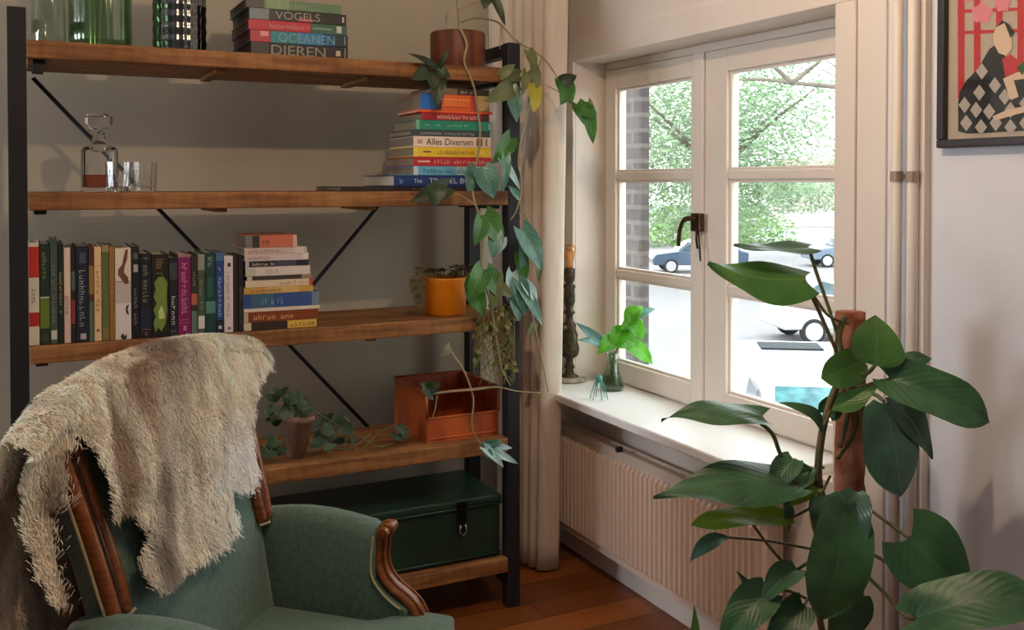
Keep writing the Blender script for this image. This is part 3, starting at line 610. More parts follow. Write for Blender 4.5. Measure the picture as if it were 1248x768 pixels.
# decanter
Z2 = ST[1]+.0006
cl = M('crystal_glass', (250, 250, 250), .02, trans=1., ior=1.42)
dc = onY(121, 220, 3.05); dw = (onY(143, 220, 3.05).x-onY(98.5, 220, 3.05).x)/2
dn = thing('decanter', 'square cut-glass whisky decanter with stopper on the second shelf', 'decanter', (dc.x, 3.05, Z2))
def zz(y): return onY(121, y, 3.05).z-Z2
MB().lathe((dc.x, 3.05, Z2), [(.0005, 0), (dw*.98, 0), (dw, .004), (dw, zz(184)), (dw*.9, zz(180)), (dw*.38, zz(176)), (dw*.34, zz(165)), (dw*.5, zz(161)), (dw*.5, zz(159)), (dw*.2, zz(159)), (dw*.2, zz(172)), (dw*.84, zz(184)), (dw*.88, .012), (.0005, .010)], 48, sqr=7).build('bottle', cl, dn)
whisky = M('whisky', (196, 92, 24), .02, trans=.9, ior=1.33)
MB().lathe((dc.x, 3.05, Z2), [(.0005, .0105), (dw*.865, .0125), (dw*.865, zz(213)), (.0005, zz(213))], 48, sqr=7).build('whisky', whisky, dn)
MB().lathe((dc.x, 3.05, Z2), [(.0005, zz(170)), (dw*.18, zz(170)), (dw*.2, zz(159)+.001), (dw*.45, zz(157)), (dw*.76, zz(152)), (dw*.76, zz(142)), (dw*.6, zz(139)), (.0005, zz(138.5))], 8).build('stopper', cl, dn)
for px0, px1, yb, lab in ((128, 161, 2.97, 'left cut-glass tumbler, half hiding the decanter'), (160.5, 192, 3.0, 'right cut-glass tumbler beside its twin on the second shelf')):
    c = onY((px0+px1)/2, 220, yb); r = (onY(px1, 220, yb).x-onY(px0, 220, yb).x)/2; h = onY(140, 197.5, yb).z-Z2
    t = thing('tumbler', lab, 'glass', (c.x, yb, Z2), 'whisky tumblers on the second shelf')
    P_ = []
    MB().lathe((c.x, yb, Z2), [(.0005, 0), (r*.86, 0), (r*.9, .003), (r, h), (r*.93, h), (r*.8, .014), (.0005, .012)], 12).build('glass_body', cl, t)
    mb = MB()
    for k in range(16):
        q = 2*math.pi*k/16; rr = r*.97
        mb.tube([(c.x+math.cos(q)*rr*.91, yb+math.sin(q)*rr*.91, Z2+.006), (c.x+math.cos(q+.35)*rr*.985, yb+math.sin(q+.35)*rr*.985, Z2+h*.72)], .0014, 4)
    mb.build('cut_pattern', cl, t)
# yellow pot with succulents
Z3 = ST[2]+.0006
yc = onY(543, 360, 2.945); yr = (onY(569, 350, 2.945).x-onY(518, 350, 2.945).x)/2
yp = thing('succulent_pot', 'yellow-orange glazed pot of straggly succulents on the middle shelf', 'plant', (yc.x, 2.945, Z3))
ym_ = M('yellow_glaze', (220, 130, 14), .35, c2=(204, 112, 10), scale=10)
hh = onY(543, 337, 2.945).z-Z3
MB().lathe((yc.x, 2.945, Z3), [(.001, 0), (yr*.84, 0), (yr*.88, .005), (yr*.98, hh*.93), (yr*1.0, hh), (yr*.93, hh), (yr*.88, hh*.86)], 36).build('pot', ym_, yp, smooth=True)
MB().lathe((yc.x, 2.945, Z3), [(yr*.885, hh*.865), (.001, hh*.9)], 24).build('soil', soil, yp, smooth=True)
suc = leafmat('succulent_leaf', (66, 74, 40), (104, 84, 52), .5, (120, 110, 80), .05)
stem_dry = M('dry_stem', (112, 96, 66), .8)
rs = random.Random(3); mb = MB(); mst = MB()
for k in range(30):
    a = rs.uniform(0, 2*math.pi); q = rs.uniform(.2, 1.12)*yr
    p = V((yc.x+math.cos(a)*q, 2.945+math.sin(a)*q*.9, Z3+hh*.9)); tall = rs.uniform(.012, .04)
    e = p+V((math.cos(a)*.012, math.sin(a)*.012, tall)); mst.tube([p, e], .0014, 4)
    for j in range(7):
        b_ = 2*math.pi*j/7+a; d_ = V((math.cos(b_), math.sin(b_), rs.uniform(-.1, .5)))*rs.uniform(.014, .026)
        leaf_mesh(mb, e, e+d_, .014, V((0, 0, 1)), 0, .2, .1, 0, HN, 4, 1)
for (dx, dz) in ((-.075, -.035), (-.06, -.06), (-.05, -.015), (-.085, -.012), (-.065, .01), (-.05, -.075)):
    p = V((yc.x-yr*.8, 2.93, Z3+hh)); e = V((yc.x-yr+dx*.6, 2.915, Z3+hh+dz))
    mst.tube(smooth_curve([p, (p+e)/2+V((0, 0, .02)), e], 4), .0014, 4)
    for j in range(5):
        b_ = 2*math.pi*j/5; leaf_mesh(mb, e, e+V((math.cos(b_)*.02, -.004, math.sin(b_)*.02)), .017, V((0, -1, .3)), 0, .2, .1, 0, HN, 4, 1)
mb.build('succulent_foliage', suc, yp, smooth=True, fix=False); mst.build('stems', stem_dry, yp, smooth=True)
# small clay pot with ivy on the fourth shelf
Z4 = ST[3]+.0006
tc_ = onZ(361, 557, Z4); tc_ = V((tc_.x, tc_.y, Z4)); 
kf = F/((tc_-CAM).dot(FW)); tr_ = 19/kf; tb_ = 11/kf; th_ = 51/kf
ip = thing('ivy_pot', 'small tapered grey-pink clay pot holding dark ivy on the fourth shelf', 'plant', tc_)
clay = M('pale_clay', (150, 112, 92), .85, c2=(128, 100, 86), scale=25, bump=.1)
tilt = Matrix.Translation(tc_+V((0, 0, .0022))) @ Matrix.Rotation(.07, 4, 'Y') @ Matrix.Translation(-tc_)
mb = MB().lathe(V((0, 0, 0)), [(.001, 0), (tb_, 0), (tr_*.93, th_*.85), (tr_, th_*.86), (tr_*1.02, th_), (tr_*.9, th_), (tr_*.85, th_*.85), (.001, th_*.87)], 30)
mb.v = [tuple(tilt @ (V(p)+tc_)) for p in mb.v]; mb.build('pot', clay, ip, smooth=True)
ivy_m = leafmat('ivy_leaf', (26, 54, 32), (42, 74, 44), .45, (84, 108, 78), .1, 5)
ivs = M('ivy_stem', (104, 108, 66), .7)
HI = [(0, .55), (.08, .9), (.2, 1.), (.3, .72), (.42, .62), (.55, .72), (.7, .5), (.85, .25), (1, 0)]
rs = random.Random(11)
spots = [(333, 480), (342, 474), (350, 484), (358, 480), (336, 495), (345, 498), (362, 490), (369, 486), (328, 508), (337, 512), (372, 497), (352, 500), (326, 498),
         (330, 548), (341, 545), (336, 535), (388, 512), (398, 505), (407, 512), (416, 520), (396, 524), (410, 532), (384, 530), (402, 540), (421, 508), (414, 543), (425, 535), (380, 541), (393, 536)]
for (x, y) in spots:
    dpt = tc_.y-.02+rs.uniform(-.035, .05); b_ = onY(x, y, dpt)
    b_.z = max(b_.z, Z4+.034)
    a = rs.uniform(-2.6, -.5); sz = rs.uniform(.034, .052)
    tip = b_+V((math.cos(a)*sz, rs.uniform(-.01, .0), math.sin(a)*sz*.55)); tip.z = max(tip.z, Z4+.02)
    leaf(ip, b_, tip, sz*1.15, ivy_m, V((rs.uniform(-.3, .3), -1, rs.uniform(.2, .9))), 'ivy_leaf', lobe=.25, fold=.1, tab=HI, ns=8, nt=3)
mb = MB(); top = tc_+V((0, 0, th_*.9))
for (x, y) in ((335, 482), (350, 490), (368, 490), (398, 512), (420, 525), (334, 540)):
    e = onY(x, y, tc_.y-.02); e.z = max(e.z, Z4+.012); mb.tube(smooth_curve([top, (top+e)/2+V((0, 0, .03)), e], 5), .0018, 5)
for seg in ([(425, 525), (445, 536), (463, 549), (478, 540)], [(380, 535), (400, 546), (430, 545), (452, 528)], [(425, 528), (432, 545), (440, 549), (470, 522), (500, 521)]):
    pts = [onY(x, y, tc_.y-.02) for x, y in seg]
    for p in pts: p.z = max(p.z, Z4+.003)
    mb.tube(smooth_curve(pts, 6), .0019, 5)
mb.build('ivy_stems', ivs, ip, smooth=True)
for (x, y, x2, y2, w) in ((486, 520, 497, 540, .03), (494, 524, 484, 541, .03), (478, 530, 492, 540, .026)):
    p = onY(x, y, tc_.y-.03); q = onY(x2, y2, tc_.y-.035); q.z = max(q.z, Z4+.016); p.z = max(p.z, Z4+.022)
    leaf(ip, p, q, w, ivy_m, V((0, -1, .6)), 'ivy_leaf', lobe=.25, fold=.1, tab=HI, ns=8, nt=3)
# rusty orange storage bin
rust = M('rusty_orange_enamel', (186, 88, 32), .55, c2=(112, 44, 20), scale=9, stretch=(1, 1, .35), lo=.4, hi=.66, bump=.08, bscale=60)
rim_m = M('rust_rim', (176, 112, 74), .5, c2=(120, 60, 30), scale=14)
bl = onZ(520, 541, Z4); bx0 = bl.x; by0 = bl.y; bx1 = SX1-.012
by1 = 3.19; bz1 = onX(520, 480, bx0).z; bz0 = Z4
zl = onY(522, 511, by0).z
bn = thing('storage_bin', 'rusty orange metal parts bin with an open front on the fourth shelf', 'bin', ((bx0+bx1)/2, (by0+by1)/2, bz0))
t = .0025
MB().box(bx0, bx1, by0, by1, bz0, bz0+t).build('bin_floor', rust, bn)
MB().box(bx0, bx0+t, by0, by1, bz0+t, bz1).build('side_panel', rust, bn, bevel=.001); MB().box(bx1-t, bx1, by0, by1, bz0+t, bz1).build('side_panel', rust, bn, bevel=.001)
MB().box(bx0+t, bx1-t, by1-t, by1, bz0+t, bz1).build('back_panel', rust, bn, bevel=.001)
MB().box(bx0+t, bx1-t, by0, by0+t, bz0+t, zl).tube([(bx0+t, by0+.001, zl), (bx1-t, by0+.001, zl)], .004, 8).tube([(bx0+.01, by0+.001, bz0+.012), (bx1-.01, by0+.001, bz0+.012)], .004, 8).build('front_lip', rust, bn)
MB().tube([(bx0, by1, bz1), (bx0, by0, bz1), (bx1, by0, bz1), (bx1, by1, bz1), (bx0, by1, bz1)], .0042, 8).tube([(bx0, by0, zl), (bx0, by0, bz1)], .0042, 8).tube([(bx1, by0, zl), (bx1, by0, bz1)], .0042, 8).build('rim', rim_m, bn, smooth=True)
# old green trunk
Z5 = ST[4]+.0006
tm = M('dark_green_enamel', (28, 57, 42), .36, c2=(22, 46, 36), scale=7, bump=.08, bscale=14)
tx0 = onY(352, 600, 2.87).x; tx1 = SX1-.008; ty0 = 2.872; ty1 = 3.185
tz1 = onY(615, 601, ty0).z; tzm = tz1-.028
tk = thing('trunk', 'old dark green metal trunk with a front latch on the lowest shelf', 'trunk', ((tx0+tx1)/2, (ty0+ty1)/2, Z5))
MB().box(tx0+.005, tx1-.005, ty0+.005, ty1-.005, Z5, tzm-.001).build('trunk_body', tm, tk, bevel=.006)
MB().box(tx0, tx1, ty0, ty1, tzm, tz1).build('lid', tm, tk, bevel=.009, seg=3)
MB().tube([(tx0, ty0-.001, tzm), (tx1, ty0-.001, tzm)], .004, 8).tube([(tx0+.006, ty0+.004, Z5+.012), (tx1-.006, ty0+.004, Z5+.012)], .005, 8).build('edge_bead', tm, tk, smooth=True)
lx = onY(563, 620, ty0).x
blkm = M('black_iron', (18, 18, 18), .4, .6)
MB().box(lx-.02, lx+.02, ty0-.006, ty0-.0005, tzm+.0, tz1-.004).box(lx-.013, lx+.013, ty0-.01, ty0-.003, tzm-.05, tzm).lathe((lx, ty0-.004, tzm-.062), [(.001, -.012), (.011, -.008), (.013, 0), (.011, .008), (.001, .012)], 12).build('latch', blkm, tk, bevel=.002)
MB().tube([(lx-.009, ty0-.008, tzm-.05), (lx-.011, ty0-.011, tzm-.075), (lx, ty0-.012, tzm-.085), (lx+.011, ty0-.011, tzm-.075), (lx+.009, ty0-.008, tzm-.05)], .003, 8).build('padlock_loop', M('worn_steel', (130, 130, 126), .35, .9), tk, smooth=True)
# ------------------------------------------------------------------ trailing vine out of the wooden pot
vn = thing('trailing_vine', 'long green vine trailing from the wooden pot over the shelves', 'plant', (pc.x, 2.985, Zt+.106))
v_dark = leafmat('vine_leaf_dark', (30, 48, 26), (44, 64, 32), .4, (84, 104, 60), .15, 6)
v_mid = leafmat('vine_leaf_green', (48, 100, 36), (70, 126, 46), .35, (130, 160, 90), .25, 6)
v_blue = leafmat('vine_leaf_blue_green', (62, 108, 92), (92, 138, 122), .28, (150, 180, 160), .1, 6)
v_yel = leafmat('vine_leaf_yellow', (170, 160, 40), (200, 190, 60), .5, (210, 200, 110), .3, 6)
v_pale = leafmat('vine_leaf_pale', (150, 190, 190), (176, 206, 204), .3, (200, 214, 210), .1, 6)
v_olive = leafmat('vine_leaf_olive', (90, 100, 60), (110, 120, 76), .4, (140, 150, 100), .2, 6)
vst = M('vine_stem', (164, 146, 116), .7, c2=(126, 122, 84), scale=15)
YV = 2.80
def vs(px, Y=None, r=.0022, nm='stem'):
    pts = []
    for k, q in enumerate(px):
        y_ = q[2] if len(q) > 2 else (Y or YV)
        pts.append(onY(q[0], q[1], y_))
    cu_ = smooth_curve(pts, 6); r *= 1.3; MB().tube(cu_, [r*(1-.45*i/len(cu_)) for i in range(len(cu_))], 6).build(nm, vst, vn, smooth=True)
vs([(556, -30, 2.98), (557, 5, 2.985), (559, 26, 2.985)], r=.003)
vs([(559, 27, 2.985), (560, 33, 2.90), (566, 45, 2.87), (569, 56, 2.862), (566, 70, 2.86), (567, 80, 2.835), (574, 96, 2.82), (580, 118, 2.82), (585, 170, 2.82), (576, 228, 2.82), (583, 262), (588, 290), (586, 330), (575, 350)], r=.0034)
vs([(562, 27, 2.97), (580, 22, 2.95), (604, 26, 2.9), (618, 38, 2.86), (632, 52, 2.82), (655, 65, 2.8), (670, 80, 2.8), (680, 97, 2.79)], r=.003)
vs([(558, 12, 2.98), (572, 6, 2.97), (590, 0, 2.95), (604, 6, 2.93)], r=.0022)
vs([(611, 30, 2.87), (610, 45, 2.84), (609, 60, 2.83)], r=.0018)
vs([(660, 70), (655, 88), (650, 100), (668, 105), (690, 118), (703, 128)], r=.002)
vs([(645, 66), (648, 90), (645, 120), (640, 150), (634, 175), (632, 200), (636, 225), (630, 255), (622, 268)], r=.0028)
vs([(632, 260), (640, 262), (645, 275), (640, 290)], r=.002)
vs([(640, 300), (642, 350), (650, 392), (657, 420), (663, 450), (668, 478)], r=.0022)
vs([(586, 300), (590, 340), (600, 380), (606, 420), (612, 450), (622, 470)], r=.0022)
vs([(545, 418, 2.83), (552, 432, 2.83), (562, 446, 2.82), (571, 465, 2.82), (577, 488, 2.82), (575, 512, 2.815), (578, 530, 2.815), (590, 546, 2.815)], r=.0028)
vs([(520, 481, 2.815), (545, 478, 2.812), (580, 475, 2.81), (606, 472, 2.81), (630, 477), (655, 479), (674, 480)], r=.0026)
vs([(533, 482, 2.815), (530, 500, 2.815), (526, 512, 2.82)], r=.0015)
vs([(585, 262), (579, 250), (560, 238), (540, 232)], r=.0018)
VL = [ # base x,y  tip x,y  width px  material
 (530, 82, 498, 65, 9, v_dark), (536, 80, 547, 60, 7, v_dark), (522, 86, 500, 97, 16, v_dark), (531, 84, 549, 95, 15, v_dark), (536, 98, 531, 133, 16, v_dark), (525, 86, 528, 110, 18, v_dark),
 (600, -8, 616, 32, 10, v_dark), (593, -6, 590, 12, 14, v_dark),
 (684, 98, 697, 128, 24, v_mid), (682, 102, 703, 92, 16, v_dark), (690, 108, 683, 128, 18, v_mid), (703, 126, 712, 152, 20, v_mid), (714, 128, 723, 176, 17, v_mid), (708, 132, 728, 140, 18, v_mid),
 (644, 62, 652, 86, 14, v_olive), (650, 80, 656, 112, 12, v_olive), (642, 88, 636, 116, 11, v_olive), (650, 104, 650, 138, 19, v_yel),
 (626, 104, 590, 124, 22, v_olive), (622, 106, 630, 150, 18, v_blue), (610, 92, 628, 78, 12, v_olive), (634, 92, 610, 96, 16, v_olive),
 (622, 168, 600, 200, 22, v_mid), (612, 196, 634, 232, 10, v_pale), (616, 192, 612, 236, 12, v_blue), (632, 240, 618, 226, 9, v_blue),
 (588, 206, 602, 242, 28, v_blue), (580, 205, 570, 235, 20, v_blue), (545, 228, 500, 246, 22, v_dark), (536, 226, 528, 252, 18, v_dark),
 (590, 262, 612, 300, 28, v_mid), (587, 268, 578, 300, 20, v_mid), (604, 284, 600, 316, 17, v_blue), (612, 290, 606, 310, 13, v_pale),
 (636, 280, 660, 330, 26, v_blue), (640, 290, 634, 330, 18, v_blue), (652, 300, 656, 345, 15, v_olive), (634, 310, 640, 345, 16, v_mid),
 (588, 328, 570, 366, 26, v_mid), (592, 330, 610, 365, 24, v_mid), (580, 338, 565, 350, 18, v_mid), (575, 352, 590, 385, 22, v_mid), (605, 335, 600, 380, 16, v_olive),
 (624, 332, 618, 368, 17, v_pale), (632, 342, 640, 385, 20, v_blue), (636, 352, 661, 398, 15, v_blue), (640, 346, 655, 370, 14, v_pale), (628, 360, 632, 392, 18, v_blue), (606, 348, 624, 362, 14, v_olive),
 (592, 546, 632, 566, 10, v_pale), (591, 546, 614, 570, 10, v_pale), (590, 545, 612, 537, 12, v_blue), (592, 548, 600, 562, 9, v_blue), (594, 544, 625, 546, 9, v_pale),
 (524, 474, 536, 466, 14, v_dark), (528, 480, 512, 466, 16, v_dark), (548, 424, 538, 434, 10, v_olive), (652, 395, 642, 410, 9, v_olive)]
rs = random.Random(5)
for i, (x, y, x2, y2, w, m) in enumerate(VL):
    Yb = 2.80+rs.uniform(-.02, .015)
    if x < 560 and y < 140: Yb = 2.83-.02*rs.random()
    p = onY(x, y, Yb); q = onY(x2, y2, Yb-.012)
    sc_ = (p-CAM).dot(FW)/F
    leaf(vn, p, q, w*sc_*1.12, m, V((rs.uniform(-.35, .15), -1, rs.uniform(.0, .4))), 'vine_leaf', lobe=.18, fold=.14, arch=.08, wave=.015, ns=10, nt=4, ph=i)
# tuft of dried moss-like tendrils hanging by the post
dry = M('dried_tendril', (138, 124, 70), .9, c2=(100, 98, 48), scale=40)
mb = MB(); mbl = MB(); rs = random.Random(9)
for k in range(130):
    x = rs.uniform(582, 624); y = rs.uniform(360, 440); Yk = rs.uniform(2.80, 2.838)
    pts = [(x, y)]
    for j in range(5):
        x += rs.uniform(-7, 7); y += rs.uniform(3, 10); x = min(max(x, 578), 627); y = min(y, 476)
        pts.append((x, y))
    mb.tube(smooth_curve([onY(a, b_, Yk) for a, b_ in pts], 3), .0011, 4)
    if k % 2 == 0:
        e = onY(pts[2][0], pts[2][1], Yk-.002); a = rs.uniform(0, 6.28); leaf_mesh(mbl, e, e+V((math.cos(a)*.022, -.004, math.sin(a)*.022)), .016, V((rs.uniform(-.5, .5), -1, .3)), .1, .3, .1, .05, HN, 5, 2)
mb.build('dried_tendrils', dry, vn, smooth=True, label='tangle of dried olive-brown tendrils')
mbl.build('dried_leaves', leafmat('dried_leaf', (120, 110, 56), (96, 104, 50), .6, (150, 140, 90), .2), vn, smooth=True, fix=False)
# ------------------------------------------------------------------ things on the windowsill
ZS = .6486
lp = onZ(694, 464, ZS); lk = (lp-CAM).dot(FW)/F
def lz(y): return onY(694, y, lp.y).z-ZS
lt = thing('candlestick_lamp', 'tall dark turned candlestick lamp with bare bulb on the windowsill by the curtain', 'lamp', lp)
brz = M('dark_bronze', (48, 42, 38), .4, .6, c2=(96, 84, 66), scale=45)
stone = M('pale_stone_base', (190, 180, 164), .6, c2=(150, 138, 120), scale=30)
MB().lathe(lp, [(.001, 0), (19*lk, 0), (21*lk, .004), (20*lk, .012), (17*lk, .016), (.001, .017)], 36).build('base_disc', stone, lt, smooth=True)
R = [(9, 461), (9.5, 458), (5, 455), (4, 450), (5.5, 447), (4, 443), (3.5, 437), (8.5, 433), (10, 425), (8, 415), (8.5, 408), (6, 400), (7, 396), (4, 391), (3.5, 384), (6, 381), (3.6, 377), (5.6, 366), (5, 352), (6.5, 349), (4, 345), (6, 342), (6.6, 330), (6, 327), (.1, 327)]
MB().lathe(lp, [(r*lk*(1.22 if y > 345 else 1.05), lz(y)) for r, y in R], 28).build('candlestick', brz, lt, smooth=True)
mb = MB()
for (dx, y, r) in ((-7, 400, 5), (6, 422, 5), (-6, 426, 4.5), (5, 404, 3.5)):
    c = onY(694+dx, y, lp.y-.006); mb.lathe(c, [(.0005, -r*lk), (r*lk*.8, -r*lk*.6), (r*lk, 0), (r*lk*.8, r*lk*.6), (.0005, r*lk)], 12)
mb.build('cast_ornament', brz, lt, smooth=True)
bz = lz(327)
MB().lathe(lp, [(.0005, bz), (3.6*lk, bz), (3.8*lk, lz(322)), (7.5*lk, lz(308)), (8*lk, lz(304)), (6.5*lk, lz(299)), (.0005, lz(297.5))], 24).build('bulb', glassmat('bulb_glass', (255, 226, 176), .3, .03), lt, smooth=True)
MB().tube([lp+V((-.004, 0, bz)), lp+V((-.005, 0, lz(306))), lp+V((0, 0, lz(318))), lp+V((.005, 0, lz(306))), lp+V((.004, 0, bz))], .0009, 5).build('filament', M('filament', (255, 190, 90), .5, emit=.4), lt)
# glass bottle with a cutting
vp = onZ(746, 475, ZS); vk = (vp-CAM).dot(FW)/F
vt = thing('bud_vase', 'small clear glass vase with a bright green leafy cutting on the windowsill', 'vase', vp)
def vz(y): return onY(746, y, vp.y).z-ZS
VP = [(13, 477), (15, 472), (14.5, 466), (9, 452), (7, 438), (8, 430)]
MB().lathe(vp, [(.0005, 0)]+[(r*vk, max(vz(y), 0)) for r, y in VP]+[((r-1.4)*vk, max(vz(y), .004)) for r, y in reversed(VP)]+[(.0005, .004)], 28).build('vase_body', glassmat('vase_glass', (226, 238, 228), .12, .03), vt, smooth=True)
MB().lathe(vp, [(.0005, .005), (12.5*vk, .005), (13*vk, .012), (10*vk, vz(458)), (.0005, vz(458))], 24).build('moss_in_water', M('moss', (58, 74, 46), .6, c2=(90, 96, 66), scale=60), vt, smooth=True)
pot_m = leafmat('pothos_bright', (70, 150, 22), (96, 176, 40), .3, (150, 200, 90), .35, 5)
pot_b = leafmat('pothos_cool', (60, 110, 104), (90, 136, 128), .3, (130, 170, 160), .15, 5)
mb = MB()
for pts in ([(745, 470), (744, 440), (738, 422), (730, 418)], [(747, 470), (748, 440), (756, 415), (762, 400)], [(746, 468), (747, 436), (756, 420), (766, 416)], [(746, 466), (746, 440), (770, 395), (778, 384)]):
    mb.tube(smooth_curve([onY(x, y, vp.y) for x, y in pts], 5), .0017, 5)
mb.build('stems', ivs, vt, smooth=True)
for i, (x, y, x2, y2, w, m) in enumerate(((730, 418, 702, 393, 13, pot_b), (732, 420, 704, 414, 10, pot_b), (752, 412, 728, 432, 22, pot_m), (750, 408, 775, 420, 26, pot_m), (758, 402, 745, 426, 20, pot_m), (764, 416, 796, 444, 20, pot_m), (776, 388, 756, 402, 18, pot_m), (772, 378, 764, 400, 18, pot_m), (778, 384, 799, 376, 9, pot_b), (768, 385, 784, 374, 16, pot_m), (772, 392, 784, 414, 16, pot_m))):
    leaf(vt, onY(x, y, vp.y-.004*i+.02), onY(x2, y2, vp.y-.02), w*vk*1.1, m, V((-.5, -.8, .35+.1*(i % 3))), 'vase_leaf', lobe=.16, fold=.16, arch=.1, ns=9, nt=4)
tq = onZ(730, 487, ZS); tk_ = (tq-CAM).dot(FW)/F
to = thing('glass_ornament', 'small turquoise glass ornament with splayed legs before the leafy vase', 'ornament', tq)
tqm = M('turquoise_glass', (110, 190, 186), .1, trans=.6, ior=1.35)
apex = tq+V((0, 0, 26*tk_)); mb = MB()
for a in range(6):
    q = a*math.pi/3+.3; mb.tube(smooth_curve([apex, apex+V((math.cos(q)*6*tk_, math.sin(q)*6*tk_, -8*tk_)), tq+V((math.cos(q)*11*tk_, math.sin(q)*11*tk_, .0025))], 4), [.0024]*5+[.0018]*4, 6)
mb.lathe(tq, [(.0005, 20*tk_), (4*tk_, 22*tk_), (4.5*tk_, 26*tk_), (2*tk_, 30*tk_), (.0005, 31*tk_)], 14)
mb.build('ornament_body', tqm, to, smooth=True)
# ------------------------------------------------------------------ armchair
fab = M('sage_upholstery', (90, 114, 101), .8, c2=(78, 102, 90), scale=90, bump=.25, bscale=420, sheen=.25, lo=.4, hi=.6)
cw = woodmat('chair_mahogany', (100, 54, 26), (132, 76, 38), (78, 40, 18), 2, 12, .28)
groove = M('dark_groove', (44, 16, 8), .35)
gimp = M('gimp_braid', (168, 160, 122), .8)
P0 = V((.155, 1.948, 0)); CF = V((.744, -.668, 0)).normalized(); CA = V((.667, .745, 0)).normalized(); CWD = .56
def W(u, v, z): return P0+CF*u+CA*v+V((0, 0, z))
def ub(z): return -.238*(z-.6) if z > .6 else -.17*(z-.6)
def fa(z): return .063*max(0, (z-.6)/.387)**1.3
ch = thing('armchair', 'sage green upholstered armchair with carved dark wooden trim in front of the bookshelf', 'armchair', W(.2, .28, 0))
# backrest
rows = []; nv = 20
for i in range(nv+1):
    s_ = i/nv; row = []
    crest = 1.0+.03*math.sin(math.pi*s_)
    zs = [.36, .42, .5, .6, .7, .8, .9, .96]
    puff = .022*math.sin(math.pi*s_)**.5 if 0 < s_ < 1 else 0
    def q(z, du):
        f = fa(min(z, 1.0)); v = -.006-f+(CWD-.012+1.12*f)*s_; return W(ub(z)+du, v, z)
    for z in zs: row.append(q(z, puff-.012))
    for k in range(5):
        a = math.pi*k/4; zc = crest-.05; row.append(q(zc+.05*math.sin(a), -.036+.026*math.cos(a)+puff*(1-k/4)))
    for z in reversed(zs): row.append(q(z, -.062-.02*(1-z)))
    rows.append(row)
mb = MB().grid(rows); n_ = len(rows[0])
mb.f.append(tuple(range(n_))); mb.m.append(0); mb.f.append(tuple(range(nv*n_, (nv+1)*n_))); mb.m.append(0)
mb.build('backrest', fab, ch, smooth=False, bevel=.008)
# stiles
for side in (0, 1):
    sg = -1 if side == 0 else 1
    zs = [.592, .64, .7, .76, .82, .88, .94, .985]
    def line(off, du): return [W(ub(z)+du, (-.004-fa(z) if side == 0 else CWD-.022+.12*fa(z))+sg*off*(1 if z > .62 else .8), z) for z in zs]
    st_ = MB().tube(smooth_curve(line(-.02, .002), 3), .0155, 10, upv=CA).tube(smooth_curve(line(.014, .002), 3), .015, 10, upv=CA).build('back_stile', cw, ch, smooth=True)
    MB().tube(smooth_curve(line(-.003, .008), 3), .0062, 8).build('groove', groove, st_, smooth=True)
    MB().tube(smooth_curve(line(.031, -.004), 3)[::-1]+[W(ub(.585)+.008, (0 if side == 0 else CWD-.022)+sg*.01, .582), W(ub(.59)+.01, (0 if side == 0 else CWD-.022)-sg*.036, .59)], .0036, 6).build('gimp_trim', gimp, st_, smooth=True)
